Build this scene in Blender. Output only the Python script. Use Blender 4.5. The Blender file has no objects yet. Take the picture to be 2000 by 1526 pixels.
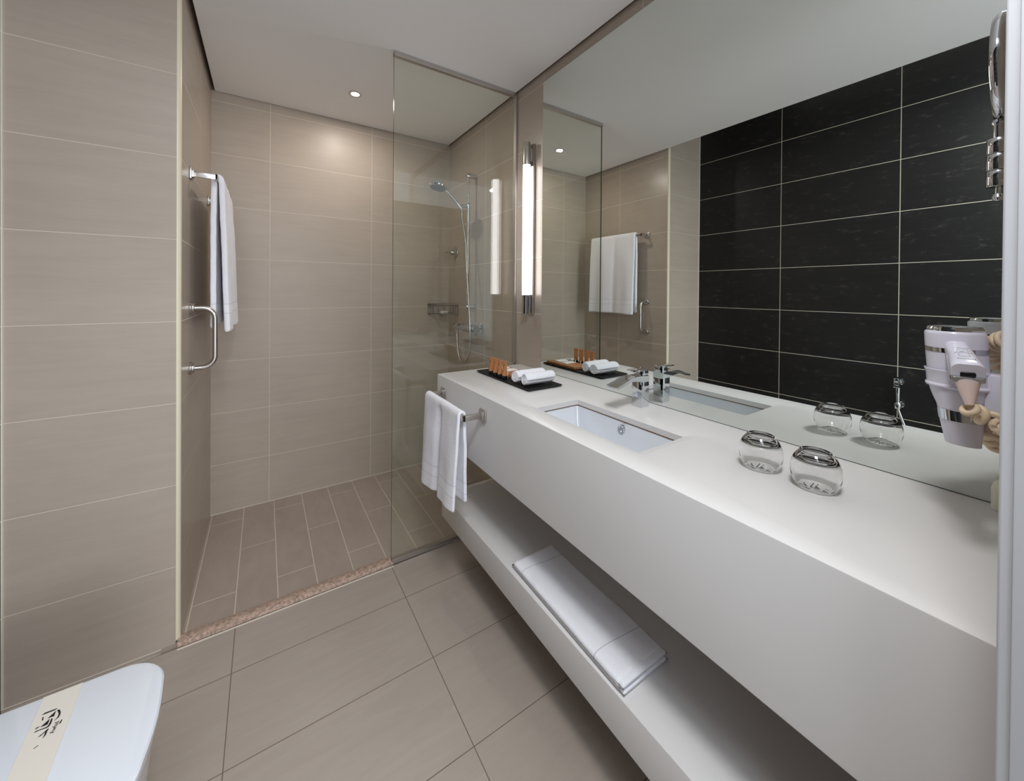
import bpy, bmesh, math, random
from mathutils import Vector, Matrix, noise
random.seed(7)
S = bpy.context.scene
C = S.collection
PI = math.pi

# ------------------------------------------------------------------ camera
F_PX, CX, CY, YAW, PITCH, ROLL, CAM_H = 736.42, 990.59, 573.24, 0.5719, -0.0062, 0.0076, 1.3067
cam_data = bpy.data.cameras.new('camera')
cam = bpy.data.objects.new('camera', cam_data)
C.objects.link(cam)
cam_data.sensor_width = 36.0
cam_data.sensor_fit = 'HORIZONTAL'
cam_data.lens = F_PX / 2000 * 36
cam_data.shift_x = (1000 - CX) / 2000
cam_data.shift_y = (CY - 763) / 2000
cam_data.clip_start = 0.01
Fw = Vector((math.sin(YAW), math.cos(YAW), 0)); Rt = Vector((math.cos(YAW), -math.sin(YAW), 0)); Up = Vector((0, 0, 1))
F2 = Fw*math.cos(PITCH) + Up*math.sin(PITCH); U2 = Up*math.cos(PITCH) - Fw*math.sin(PITCH)
R3 = Rt*math.cos(ROLL) + U2*math.sin(ROLL); U3 = U2*math.cos(ROLL) - Rt*math.sin(ROLL)
rot = Matrix((R3, U3, -F2)).transposed()
cam.matrix_world = Matrix.Translation((0, 0, CAM_H)) @ rot.to_4x4()
S.camera = cam

# ------------------------------------------------------------------ world, lamps, exposure
S.view_settings.view_transform = 'Standard'
S.view_settings.look = 'None'
S.view_settings.gamma = 1.0
S.view_settings.use_curve_mapping = False
S.view_settings.exposure = 1.08
w = bpy.data.worlds.new('daylight'); S.world = w
w.use_nodes = True
bg = w.node_tree.nodes['Background']
bg.inputs[0].default_value = (0.84, 0.91, 1.0, 1)
bg.inputs[1].default_value = 0.6

def area(name, loc, rot, size, power, col=(1, 1, 1), size_y=None, shape=None, spread=PI):
    d = bpy.data.lights.new(name, 'AREA'); d.energy = power; d.color = col; d.size = size
    if size_y: d.shape = 'RECTANGLE'; d.size_y = size_y
    if shape: d.shape = shape
    d.spread = spread
    o = bpy.data.objects.new(name, d); o.location = loc; o.rotation_euler = rot
    C.objects.link(o); return o
# fill panels added behind the camera as bedroom daylight, one overhead, one low
area('daylight_fill', (0.4, -0.75, 3.2), (math.radians(18), 0, 0), 2.2, 30, (0.84, 0.925, 1.0), 1.25)
area('daylight_fill_low', (0.72, -2.6, 1.35), (math.radians(93), 0, 0), 1.1, 20, (0.90, 0.95, 1.0), 1.5)
# unseen round fill light, added overhead to brighten the vanity top
area('vanity_fill_light', (0.17, 0.03, 2.428), (0, 0, 0), 0.32, 8.6, (0.97, 0.98, 1.0), shape='DISK')
# added fill light over the toilet, hidden above the dropped ceiling edge
area('toilet_fill_light', (-0.46, 0.55, 2.72), (0, 0, 0), 0.34, 0.3, (1.0, 0.98, 0.96), 1.3)

# ------------------------------------------------------------------ room dimensions
XL, YW, YB, XM, XK = -0.258, 1.812, 2.73, 1.2136, -0.679
YG, XG, ZC, XE = 1.80, 0.5115, 2.438, -0.2405
XC, ZT, ZB, ZS, ZS2 = 0.7217, 0.8947, 0.6013, 0.3301, 0.2215
YM, ZMT, YCE, YSE = 1.548, 2.386, 1.752, 1.69
Z0 = -0.0139
Y0 = 0.05
ZTOP = 2.75

# ------------------------------------------------------------------ materials
def newmat(name):
    m = bpy.data.materials.new(name); m.use_nodes = True
    nt = m.node_tree; nt.nodes.clear()
    out = nt.nodes.new('ShaderNodeOutputMaterial')
    return m, nt, out
def N(nt, t, **kw):
    n = nt.nodes.new(t)
    for k, v in kw.items(): setattr(n, k, v)
    return n
def L(nt, a, b): nt.links.new(a, b)
def srgb(r, g, b):
    f = lambda c: (c/255/12.92) if c/255 <= 0.04045 else ((c/255+0.055)/1.055)**2.4
    return (f(r), f(g), f(b), 1)
def pbr(name, col, rough=0.5, metal=0.0, bump=0.0, bscale=200.0, var=0.0, vscale=8.0, coat=0.0, spec=0.5, **extra):
    m, nt, out = newmat(name)
    p = N(nt, 'ShaderNodeBsdfPrincipled')
    p.inputs['Base Color'].default_value = col
    p.inputs['Roughness'].default_value = rough
    p.inputs['Metallic'].default_value = metal
    p.inputs['Specular IOR Level'].default_value = spec
    if coat: p.inputs['Coat Weight'].default_value = coat; p.inputs['Coat Roughness'].default_value = 0.05
    for k, v in extra.items(): p.inputs[k].default_value = v
    tc = N(nt, 'ShaderNodeTexCoord')
    if var:
        n = N(nt, 'ShaderNodeTexNoise'); n.inputs['Scale'].default_value = vscale; n.inputs['Detail'].default_value = 5
        L(nt, tc.outputs['Object'], n.inputs['Vector'])
        mr = N(nt, 'ShaderNodeMapRange'); mr.inputs['From Min'].default_value = 0.3; mr.inputs['From Max'].default_value = 0.7
        mr.inputs['To Min'].default_value = 1-var; mr.inputs['To Max'].default_value = 1+var
        L(nt, n.outputs['Fac'], mr.inputs['Value'])
        mx = N(nt, 'ShaderNodeVectorMath', operation='SCALE'); mx.inputs[0].default_value = col[:3]
        L(nt, mr.outputs[0], mx.inputs['Scale']); L(nt, mx.outputs[0], p.inputs['Base Color'])
    if bump:
        n = N(nt, 'ShaderNodeTexNoise'); n.inputs['Scale'].default_value = bscale; n.inputs['Detail'].default_value = 3
        L(nt, tc.outputs['Object'], n.inputs['Vector'])
        b = N(nt, 'ShaderNodeBump'); b.inputs['Strength'].default_value = bump; b.inputs['Distance'].default_value = 0.002
        L(nt, n.outputs['Fac'], b.inputs['Height']); L(nt, b.outputs[0], p.inputs['Normal'])
    L(nt, p.outputs[0], out.inputs[0])
    return m

def tile_mat(name, au, av, ou, ov, w_, h_, base, dark, grout, rough=0.35, gw=0.0016, offset=0.0, streak=(3.0, 30.0), amount=0.5, speck=None, gvis=1.0, spec=0.5):
    """stone-look tiles; au/av: which world axes run along and across the tile"""
    m, nt, out = newmat(name)
    tc = N(nt, 'ShaderNodeTexCoord'); sp = N(nt, 'ShaderNodeSeparateXYZ'); L(nt, tc.outputs['Object'], sp.inputs[0])
    def shifted(ax, off):
        a = N(nt, 'ShaderNodeMath', operation='SUBTRACT'); L(nt, sp.outputs[ax], a.inputs[0]); a.inputs[1].default_value = off
        return a.outputs[0]
    u = shifted(au, ou - 20*w_); v = shifted(av, ov - 20*h_)
    cb = N(nt, 'ShaderNodeCombineXYZ'); L(nt, u, cb.inputs[0]); L(nt, v, cb.inputs[1])
    br = N(nt, 'ShaderNodeTexBrick', offset=offset, offset_frequency=2, squash=1.0)
    L(nt, cb.outputs[0], br.inputs['Vector'])
    br.inputs['Scale'].default_value = 1.0
    br.inputs['Mortar Size'].default_value = gw; br.inputs['Mortar Smooth'].default_value = 0.1
    br.inputs['Brick Width'].default_value = w_; br.inputs['Row Height'].default_value = h_
    br.inputs['Color1'].default_value = (0, 0, 0, 1); br.inputs['Color2'].default_value = (1, 1, 1, 1); br.inputs['Mortar'].default_value = (0.5, 0.5, 0.5, 1)
    # veining stretched along the tile
    cs = N(nt, 'ShaderNodeCombineXYZ')
    m1 = N(nt, 'ShaderNodeMath', operation='MULTIPLY'); L(nt, u, m1.inputs[0]); m1.inputs[1].default_value = streak[0]
    m2 = N(nt, 'ShaderNodeMath', operation='MULTIPLY'); L(nt, v, m2.inputs[0]); m2.inputs[1].default_value = streak[1]
    m3 = N(nt, 'ShaderNodeMath', operation='MULTIPLY'); L(nt, br.outputs['Color'], m3.inputs[0]); m3.inputs[1].default_value = 37.0
    L(nt, m1.outputs[0], cs.inputs[0]); L(nt, m2.outputs[0], cs.inputs[1]); L(nt, m3.outputs[0], cs.inputs[2])
    n1 = N(nt, 'ShaderNodeTexNoise'); n1.inputs['Scale'].default_value = 1.0; n1.inputs['Detail'].default_value = 8; n1.inputs['Roughness'].default_value = 0.65; n1.inputs['Distortion'].default_value = 0.6
    L(nt, cs.outputs[0], n1.inputs['Vector'])
    n2 = N(nt, 'ShaderNodeTexNoise'); n2.inputs['Scale'].default_value = 2.2; n2.inputs['Detail'].default_value = 4
    L(nt, tc.outputs['Object'], n2.inputs['Vector'])
    add = N(nt, 'ShaderNodeMath', operation='ADD'); L(nt, n1.outputs['Fac'], add.inputs[0]); L(nt, n2.outputs['Fac'], add.inputs[1])
    mr = N(nt, 'ShaderNodeMapRange'); mr.inputs['From Min'].default_value = 0.75; mr.inputs['From Max'].default_value = 1.25
    mr.inputs['To Min'].default_value = 0.5-amount/2; mr.inputs['To Max'].default_value = 0.5+amount/2
    L(nt, add.outputs[0], mr.inputs['Value'])
    mix = N(nt, 'ShaderNodeMix', data_type='RGBA'); mix.inputs[6].default_value = dark; mix.inputs[7].default_value = base
    L(nt, mr.outputs[0], mix.inputs[0])
    col = mix.outputs[2]
    if speck:
        n3 = N(nt, 'ShaderNodeTexNoise'); n3.inputs['Scale'].default_value = 1.0; n3.inputs['Detail'].default_value = 12; n3.inputs['Roughness'].default_value = 0.8
        sc = N(nt, 'ShaderNodeVectorMath', operation='MULTIPLY'); sc.inputs[1].default_value = (5, 1.3, 1)
        L(nt, cs.outputs[0], sc.inputs[0]); L(nt, sc.outputs[0], n3.inputs['Vector'])
        rr = N(nt, 'ShaderNodeMapRange'); rr.inputs['From Min'].default_value = 0.56; rr.inputs['From Max'].default_value = 0.80; rr.inputs['To Max'].default_value = 0.62
        L(nt, n3.outputs['Fac'], rr.inputs['Value'])
        mx = N(nt, 'ShaderNodeMix', data_type='RGBA'); mx.inputs[7].default_value = speck
        L(nt, rr.outputs[0], mx.inputs[0]); L(nt, col, mx.inputs[6]); col = mx.outputs[2]
    gm = N(nt, 'ShaderNodeMix', data_type='RGBA'); gm.inputs[7].default_value = grout
    gf = N(nt, 'ShaderNodeMath', operation='MULTIPLY'); L(nt, br.outputs['Fac'], gf.inputs[0]); gf.inputs[1].default_value = gvis
    L(nt, gf.outputs[0], gm.inputs[0]); L(nt, col, gm.inputs[6])
    p = N(nt, 'ShaderNodeBsdfPrincipled'); L(nt, gm.outputs[2], p.inputs['Base Color']); p.inputs['Specular IOR Level'].default_value = spec
    rm = N(nt, 'ShaderNodeMapRange'); rm.inputs['To Min'].default_value = rough; rm.inputs['To Max'].default_value = 0.8
    L(nt, br.outputs['Fac'], rm.inputs['Value']); L(nt, rm.outputs[0], p.inputs['Roughness'])
    b = N(nt, 'ShaderNodeBump', invert=True); b.inputs['Strength'].default_value = 0.35; b.inputs['Distance'].default_value = 0.001
    L(nt, br.outputs['Fac'], b.inputs['Height']); L(nt, b.outputs[0], p.inputs['Normal'])
    L(nt, p.outputs[0], out.inputs[0])
    return m

T_B, T_D, T_G = srgb(188, 174, 160), srgb(169, 155, 142), srgb(222, 212, 197)
TP = 0.607
m_wl = tile_mat('beige_tile_left', 0, 2, XL+0.05, Z0, 0.9, 0.3, T_B, T_D, T_G, gw=0.0011, gvis=0.8)
m_wb = tile_mat('beige_tile_back', 0, 2, 0.0274, Z0, 0.6, 0.3, T_B, T_D, T_G, gw=0.0015, gvis=0.75, rough=0.42)
m_ws = tile_mat('beige_tile_shower', 1, 2, 2.30, Z0, TP, 0.3, T_B, T_D, T_G, rough=0.30)
m_wm = tile_mat('beige_tile_mirror_wall', 1, 2, 1.548, Z0, TP, 0.3, T_B, T_D, T_G, rough=0.3)
m_blk = tile_mat('black_tile', 1, 2, 1.21, Z0, 0.6, 0.3, srgb(33, 31, 31), srgb(20, 19, 19), srgb(185, 178, 160), rough=0.4, gw=0.0018, spec=0.3, speck=srgb(112, 106, 100))
m_fl = tile_mat('beige_floor_tile', 0, 1, 0.509, 1.2593, 0.6, 0.3113, srgb(178, 166, 155), srgb(160, 148, 137), srgb(112, 98, 84), rough=0.38, gw=0.0014, streak=(4, 26))
m_sf = tile_mat('shower_plank_tile', 1, 0, 1.985, -0.0975, 0.62, 0.15, srgb(178, 163, 151), srgb(156, 142, 130), srgb(205, 192, 176), rough=0.45, gw=0.0022, offset=0.5, streak=(8, 20))
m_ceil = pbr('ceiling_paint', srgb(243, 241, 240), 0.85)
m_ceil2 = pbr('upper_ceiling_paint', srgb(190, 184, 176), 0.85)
m_white = pbr('solid_surface_white', srgb(222, 219, 217), 0.32, var=0.015, vscale=3)
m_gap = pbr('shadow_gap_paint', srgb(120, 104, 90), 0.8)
m_jamb = pbr('white_lacquer', srgb(205, 206, 210), 0.4)
m_trim = pbr('cream_corner_trim', srgb(226, 216, 190), 0.35)
m_ceram = pbr('white_ceramic', srgb(222, 225, 231), 0.08, coat=0.6)
m_chrome = pbr('chrome', (0.66, 0.68, 0.71, 1), 0.05, 1.0)
m_dchrome = pbr('dark_chrome', (0.35, 0.36, 0.38, 1), 0.12, 1.0)
m_steel = pbr('brushed_steel', (0.56, 0.53, 0.50, 1), 0.28, 1.0)
m_wire = pbr('dark_steel_wire', (0.30, 0.27, 0.24, 1), 0.35, 1.0)
m_alu = pbr('satin_aluminium', (0.55, 0.52, 0.50, 1), 0.35, 1.0)
m_black = pbr('black_lacquer', srgb(15, 15, 16), 0.5, spec=0.3)
m_blackcap = pbr('black_plastic_cap', srgb(18, 18, 18), 0.4)
m_kraft = pbr('kraft_brown', srgb(196, 132, 84), 0.55, var=0.06, vscale=60)
m_wood = pbr('bamboo_wood', srgb(172, 116, 74), 0.5, var=0.18, vscale=30)
m_paper = pbr('white_paper', srgb(235, 233, 228), 0.7)
m_band = pbr('cream_paper_band', srgb(222, 214, 203), 0.7)
m_ink = pbr('black_ink', srgb(25, 25, 25), 0.6)
m_grey = pbr('grey_ink', srgb(95, 98, 108), 0.5)
m_plastic = pbr('white_plastic', srgb(226, 224, 238), 0.25, coat=0.3)
m_cord = pbr('cream_rubber_cord', srgb(222, 200, 170), 0.4)
m_relief = pbr('pale_pink_rubber', srgb(226, 204, 196), 0.4)
m_seal = pbr('brown_silicone', srgb(120, 84, 52), 0.6)
m_rough = pbr('rough_marble', srgb(178, 152, 136), 0.6, bump=1.0, bscale=90, var=0.42, vscale=95)
m_stonegap = pbr('dark_joint', srgb(70, 56, 46), 0.8)
m_wgrout = pbr('white_joint', srgb(222, 212, 198), 0.8)
m_cream = pbr('cream_plastic', srgb(228, 224, 206), 0.4)
m_perf = None

def terry(name, col, band=None, axis=2):
    m, nt, out = newmat(name)
    p = N(nt, 'ShaderNodeBsdfPrincipled'); p.inputs['Base Color'].default_value = col; p.inputs['Roughness'].default_value = 0.95
    p.inputs['Sheen Weight'].default_value = 0.25
    tc = N(nt, 'ShaderNodeTexCoord')
    n = N(nt, 'ShaderNodeTexNoise'); n.inputs['Scale'].default_value = 420; n.inputs['Detail'].default_value = 2
    L(nt, tc.outputs['Object'], n.inputs['Vector'])
    n2 = N(nt, 'ShaderNodeTexNoise'); n2.inputs['Scale'].default_value = 110; n2.inputs['Detail'].default_value = 3
    L(nt, tc.outputs['Object'], n2.inputs['Vector'])
    ad = N(nt, 'ShaderNodeMath', operation='ADD'); L(nt, n.outputs['Fac'], ad.inputs[0]); L(nt, n2.outputs['Fac'], ad.inputs[1])
    h = ad.outputs[0]
    if band:
        # woven dobby border: flat band between two stitched lines (object-space position along `axis`)
        sp = N(nt, 'ShaderNodeSeparateXYZ'); L(nt, tc.outputs['Object'], sp.inputs[0])
        def inside(a, b):
            g = N(nt, 'ShaderNodeMath', operation='GREATER_THAN'); L(nt, sp.outputs[axis], g.inputs[0]); g.inputs[1].default_value = a
            l = N(nt, 'ShaderNodeMath', operation='LESS_THAN'); L(nt, sp.outputs[axis], l.inputs[0]); l.inputs[1].default_value = b
            k = N(nt, 'ShaderNodeMath', operation='MULTIPLY'); L(nt, g.outputs[0], k.inputs[0]); L(nt, l.outputs[0], k.inputs[1]); return k.outputs[0]
        ba = inside(*band)
        mm = N(nt, 'ShaderNodeMix', data_type='FLOAT'); L(nt, ba, mm.inputs[0]); L(nt, h, mm.inputs[2]); mm.inputs[3].default_value = 0.75
        h = mm.outputs[0]
        lines = None
        for c0 in band:
            ln = inside(c0-0.0018, c0+0.0018)
            if lines is None: lines = ln
            else:
                ad2 = N(nt, 'ShaderNodeMath', operation='ADD'); L(nt, lines, ad2.inputs[0]); L(nt, ln, ad2.inputs[1]); lines = ad2.outputs[0]
            s = N(nt, 'ShaderNodeMath', operation='MULTIPLY_ADD'); L(nt, ln, s.inputs[0]); s.inputs[1].default_value = -1.6; L(nt, h, s.inputs[2]); h = s.outputs[0]
    if band:
        cm = N(nt, 'ShaderNodeMix', data_type='RGBA'); cm.inputs[6].default_value = col; cm.inputs[7].default_value = (col[0]*0.82, col[1]*0.82, col[2]*0.85, 1); L(nt, lines, cm.inputs[0]); L(nt, cm.outputs[2], p.inputs['Base Color'])
    b = N(nt, 'ShaderNodeBump'); b.inputs['Strength'].default_value = 0.55; b.inputs['Distance'].default_value = 0.003
    L(nt, h, b.inputs['Height']); L(nt, b.outputs[0], p.inputs['Normal'])
    L(nt, p.outputs[0], out.inputs[0])
    return m
TW = srgb(247, 246, 252)
m_terry = terry('white_terry', TW)
m_terry_c = terry('white_terry_border', TW, (0.525, 0.565))
m_terry_s = terry('white_terry_border_tall', TW, (1.215, 1.255))

def thin_glass(name, tint, ior=1.5, rough=0.0, boost=1.0):
    m, nt, out = newmat(name)
    t = N(nt, 'ShaderNodeBsdfTransparent'); t.inputs[0].default_value = tint
    g = N(nt, 'ShaderNodeBsdfGlossy'); g.inputs['Roughness'].default_value = rough; g.inputs[0].default_value = (1, 1, 1, 1)
    # facing-based Schlick term (works the same on both sides of the pane)
    lw = N(nt, 'ShaderNodeLayerWeight'); lw.inputs['Blend'].default_value = 0.5
    pw = N(nt, 'ShaderNodeMath', operation='POWER'); L(nt, lw.outputs['Facing'], pw.inputs[0]); pw.inputs[1].default_value = 5.0
    r0 = ((ior-1)/(ior+1))**2
    ma = N(nt, 'ShaderNodeMath', operation='MULTIPLY_ADD'); L(nt, pw.outputs[0], ma.inputs[0]); ma.inputs[1].default_value = (1-r0)*boost; ma.inputs[2].default_value = r0*boost
    mx = N(nt, 'ShaderNodeMixShader'); L(nt, ma.outputs[0], mx.inputs[0]); L(nt, t.outputs[0], mx.inputs[1]); L(nt, g.outputs[0], mx.inputs[2])
    L(nt, mx.outputs[0], out.inputs[0])
    return m
m_pane = thin_glass('shower_glass', (0.970, 0.990, 0.968, 1))
m_pane_edge = pbr('glass_edge_green', srgb(74, 92, 84), 0.2)
def real_glass(name):
    m, nt, out = newmat(name)
    p = N(nt, 'ShaderNodeBsdfGlass'); p.inputs['IOR'].default_value = 1.5; p.inputs['Roughness'].default_value = 0.0
    p.inputs['Color'].default_value = (1, 1, 1, 1)
    L(nt, p.outputs[0], out.inputs[0]); return m
m_tumbler = real_glass('tumbler_glass')
m_mirror = pbr('silvered_mirror', (0.80, 0.835, 0.805, 1), 0.0, 1.0)
def emis(name, col, st):
    m, nt, out = newmat(name); e = N(nt, 'ShaderNodeEmission'); e.inputs[0].default_value = col; e.inputs[1].default_value = st
    L(nt, e.outputs[0], out.inputs[0]); return m
m_tube = emis('lit_tube', (1.0, 0.97, 0.97, 1), 4.0)
m_lamp = emis('lit_lamp', (1.0, 0.86, 0.62, 1), 6)

# ------------------------------------------------------------------ mesh helpers
def obj(name, bm, mat, parent=None, smooth=False, mats=None):
    me = bpy.data.meshes.new(name)
    bm.normal_update()
    bm.to_mesh(me); bm.free()
    for mm in (mats or [mat]): me.materials.append(mm)
    if smooth:
        for p in me.polygons: p.use_smooth = True
    o = bpy.data.objects.new(name, me); C.objects.link(o)
    if parent is not None:
        o.parent = parent
        o.matrix_parent_inverse = Matrix.Translation(-parent.location) if False else Matrix.Identity(4)
    return o
def autosmooth(o, ang=35):
    me = o.data
    for p in me.polygons: p.use_smooth = True
    bm = bmesh.new(); bm.from_mesh(me)
    for e in bm.edges:
        if len(e.link_faces) == 2 and e.calc_face_angle(0) > math.radians(ang): e.smooth = False
    bm.to_mesh(me); bm.free()
    return o
def BM(): return bmesh.new()
def box(bm, x0, x1, y0, y1, z0, z1, bev=0.0, seg=2, mi=0):
    r = bmesh.ops.create_cube(bm, size=1.0)
    vs = r['verts']
    for v in vs:
        v.co = Vector(((x0+x1)/2 + v.co.x*(x1-x0), (y0+y1)/2 + v.co.y*(y1-y0), (z0+z1)/2 + v.co.z*(z1-z0)))
    fs = set(f for v in vs for f in v.link_faces)
    for f in fs: f.material_index = mi
    if bev > 0:
        es = list(set(e for v in vs for e in v.link_edges))
        bmesh.ops.bevel(bm, geom=es, offset=bev, segments=seg, profile=0.5, affect='EDGES')
    return bm
def xf(bm, M, verts=None):
    bmesh.ops.transform(bm, matrix=M, verts=verts or bm.verts)
def lathe(bm, prof, n=48, center=(0, 0, 0), axis='Z', cap=False):
    """prof: (r, h) pairs; revolved round axis"""
    rings = []
    for r, h in prof:
        if r < 1e-6:
            rings.append([bm.verts.new((0, 0, h))])
        else:
            rings.append([bm.verts.new((r*math.cos(2*PI*i/n), r*math.sin(2*PI*i/n), h)) for i in range(n)])
    for a, b in zip(rings, rings[1:]):
        for i in range(n):
            j = (i+1) % n
            if len(a) == 1 and len(b) == 1: continue
            if len(a) == 1: bm.faces.new((a[0], b[j], b[i]))
            elif len(b) == 1: bm.faces.new((a[i], a[j], b[0]))
            else: bm.faces.new((a[i], a[j], b[j], b[i]))
    if cap:
        for rg, flip in ((rings[0], True), (rings[-1], False)):
            if len(rg) > 1: bm.faces.new(list(reversed(rg)) if flip else rg)
    vs = [v for rg in rings for v in rg]
    M = Matrix.Translation(center)
    if axis == 'X': M = M @ Matrix.Rotation(PI/2, 4, 'Y')
    elif axis == '-X': M = M @ Matrix.Rotation(-PI/2, 4, 'Y')
    elif axis == 'Y': M = M @ Matrix.Rotation(-PI/2, 4, 'X')
    elif isinstance(axis, Vector): M = M @ Vector((0, 0, 1)).rotation_difference(axis.normalized()).to_matrix().to_4x4()
    xf(bm, M, vs)
    bmesh.ops.recalc_face_normals(bm, faces=bm.faces)
    return bm
def catmull(pts, k=8):
    P = [Vector(p) for p in pts]; P = [2*P[0]-P[1]] + P + [2*P[-1]-P[-2]]
    out = []
    for i in range(1, len(P)-2):
        a, b, c, d = P[i-1:i+3]
        for s in range(k):
            t = s/k
            out.append(0.5*((2*b)+(-a+c)*t+(2*a-5*b+4*c-d)*t*t+(-a+3*b-3*c+d)*t**3))
    out.append(P[-2]); return out
def tube(bm, pts, r, n=12, cap=True, rad=None):
    pts = [Vector(p) for p in pts]
    t0 = (pts[1]-pts[0]).normalized()
    nrm = t0.orthogonal().normalized()
    rings = []
    for i, p in enumerate(pts):
        t = (pts[min(i+1, len(pts)-1)]-pts[max(i-1, 0)]).normalized()
        nrm = (nrm - t*nrm.dot(t)).normalized(); b = t.cross(nrm)
        rr = rad[i] if rad else r
        rings.append([bm.verts.new(p + nrm*rr*math.cos(2*PI*k/n) + b*rr*math.sin(2*PI*k/n)) for k in range(n)])
    for a, b2 in zip(rings, rings[1:]):
        for i in range(n):
            j = (i+1) % n; bm.faces.new((a[i], a[j], b2[j], b2[i]))
    if cap:
        bm.faces.new(list(reversed(rings[0]))); bm.faces.new(rings[-1])
    return bm
def rrect(w_, h_, r, k=6):
    out = []
    for cx, cy, a0 in ((w_/2-r, h_/2-r, 0), (-w_/2+r, h_/2-r, PI/2), (-w_/2+r, -h_/2+r, PI), (w_/2-r, -h_/2+r, 1.5*PI)):
        for i in range(k+1): a = a0+PI/2*i/k; out.append((cx+r*math.cos(a), cy+r*math.sin(a)))
    return out
def loft(bm, loops, cap0=True, cap1=True):
    rings = [[bm.verts.new(p) for p in lp] for lp in loops]
    n = len(rings[0])
    for a, b in zip(rings, rings[1:]):
        for i in range(n):
            j = (i+1) % n; bm.faces.new((a[i], a[j], b[j], b[i]))
    if cap0: bm.faces.new(list(reversed(rings[0])))
    if cap1: bm.faces.new(rings[-1])
    bmesh.ops.recalc_face_normals(bm, faces=bm.faces)
    return bm
def thing(name, label, cat, loc=(0, 0, 0), group=None):
    o = bpy.data.objects.new(name, None); C.objects.link(o)
    o.empty_display_size = 0.05; o.location = loc
    o['label'] = label; o['category'] = cat
    if group: o['group'] = group
    return o
def part(name, bm, mat, root, smooth=None, mats=None, ang=35):
    """part modelled in world space; stored relative to its root"""
    base = root
    off = Vector(root.location)
    p = root.parent
    while p is not None: off += Vector(p.location); p = p.parent
    xf(bm, Matrix.Translation(-off))
    o = obj(name, bm, mat, root, mats=mats)
    if smooth: autosmooth(o, ang)
    return o
def tag(o, label, cat, group=None):
    o['label'] = label; o['category'] = cat
    if group: o['group'] = group
    return o
def struct(name, bm, m, mats=None, smooth=False):
    o = obj(name, bm, m, mats=mats); o['kind'] = 'structure'
    if smooth: autosmooth(o)
    return o
def dup(root, loc, label=None, rotz=None):
    r = root.copy(); C.objects.link(r); r.location = loc
    if label: r['label'] = label
    if rotz is not None: r.rotation_euler = (0, 0, rotz)
    for ch in list(root.children):
        c = ch.copy(); C.objects.link(c); c.parent = r
        for g in list(ch.children):
            d = g.copy(); C.objects.link(d); d.parent = c
    return r
def textmesh(s, size, depth=0.0002):
    cu = bpy.data.curves.new('lettering', 'FONT'); cu.body = s; cu.size = size; cu.extrude = depth; cu.align_x = 'CENTER'
    o = bpy.data.objects.new('lettering', cu); C.objects.link(o)
    bpy.context.view_layer.update()
    me = bpy.data.meshes.new_from_object(o.evaluated_get(bpy.context.evaluated_depsgraph_get()))
    bm = bmesh.new(); bm.from_mesh(me)
    bpy.data.objects.remove(o); bpy.data.curves.remove(cu); bpy.data.meshes.remove(me)
    return bm

# ------------------------------------------------------------------ room shell
b = BM(); box(b, XK-0.3, XM+0.1, -1.2, 1.785, -0.06, 0.0); struct('floor', b, m_fl)
b = BM(); box(b, XL-0.05, XM+0.1, 1.80, YB+0.1, -0.06, 0.003)
struct('floor_shower', b, m_sf)
b = BM(); box(b, XK-0.1, XL-0.0125, YW, YW+0.1, -0.03, ZTOP); struct('wall_left', b, m_wl)
b = BM(); box(b, XL-0.1, XL, YW+0.0125, YB+0.1, -0.03, ZTOP); struct('wall_shower_left', b, m_ws)
b = BM(); box(b, XL, XM+0.1, YB, YB+0.1, -0.03, ZTOP); struct('wall_back', b, m_wb)
b = BM(); box(b, XM, XM+0.1, Y0-0.15, YB, -0.03, ZTOP); struct('wall_right', b, m_wm)
b = BM(); box(b, XK-0.1, XK, -1.2, YW, -0.03, ZTOP); struct('wall_black', b, m_blk)
b = BM(); box(b, 0.66, XM, Y0-0.15, Y0, -0.03, 2.15); struct('wall_front', b, m_wm)
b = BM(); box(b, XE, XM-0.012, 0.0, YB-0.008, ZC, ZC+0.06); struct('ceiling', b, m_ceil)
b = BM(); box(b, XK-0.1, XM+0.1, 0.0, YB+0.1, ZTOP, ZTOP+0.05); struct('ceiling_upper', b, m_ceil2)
# dark upstand that closes the shadow gap beside the dropped ceiling
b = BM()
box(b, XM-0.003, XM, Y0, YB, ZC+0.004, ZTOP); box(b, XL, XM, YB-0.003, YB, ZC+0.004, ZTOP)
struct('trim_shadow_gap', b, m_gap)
# cream quarter-round on the tiled corner
b = BM()
prof = [(XL-0.0125, YW), (XL-0.0125, YW+0.0125), (XL, YW+0.0125)]
arc = [(XL-0.0125+0.0125*math.cos(a), YW+0.0125-0.0125*math.sin(a)) for a in [i*PI/2/8 for i in range(9)]]
loop = [(XL-0.0125, YW+0.0125)] + arc
loft(b, [[(x, y, z) for x, y in loop] for z in (0.012, ZTOP)])
struct('trim_corner', b, m_trim, smooth=True)
b = BM(); box(b, XK, XK+0.004, YW-0.004, YW, 0, ZTOP); struct('trim_black_wall_joint', b, m_wgrout)
b = BM(); box(b, XK, XL-0.02, YW-0.003, YW, 0, 0.0012); struct('trim_floor_joint', b, m_wgrout)
# grout joints round the shower tray
b = BM()
box(b, XL, XM, YB-0.004, YB, 0.003, 0.0045)
struct('trim_shower_joint', b, m_wgrout)
b = BM(); box(b, XL-0.004, XG+0.006, 1.776, 1.783, -0.001, 0.0012); struct('trim_threshold_joint', b, m_wgrout)
b = BM(); box(b, XL-0.004, XG+0.006, 1.783, 1.787, -0.001, 0.0014); struct('trim_threshold_gap', b, m_stonegap)
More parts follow.
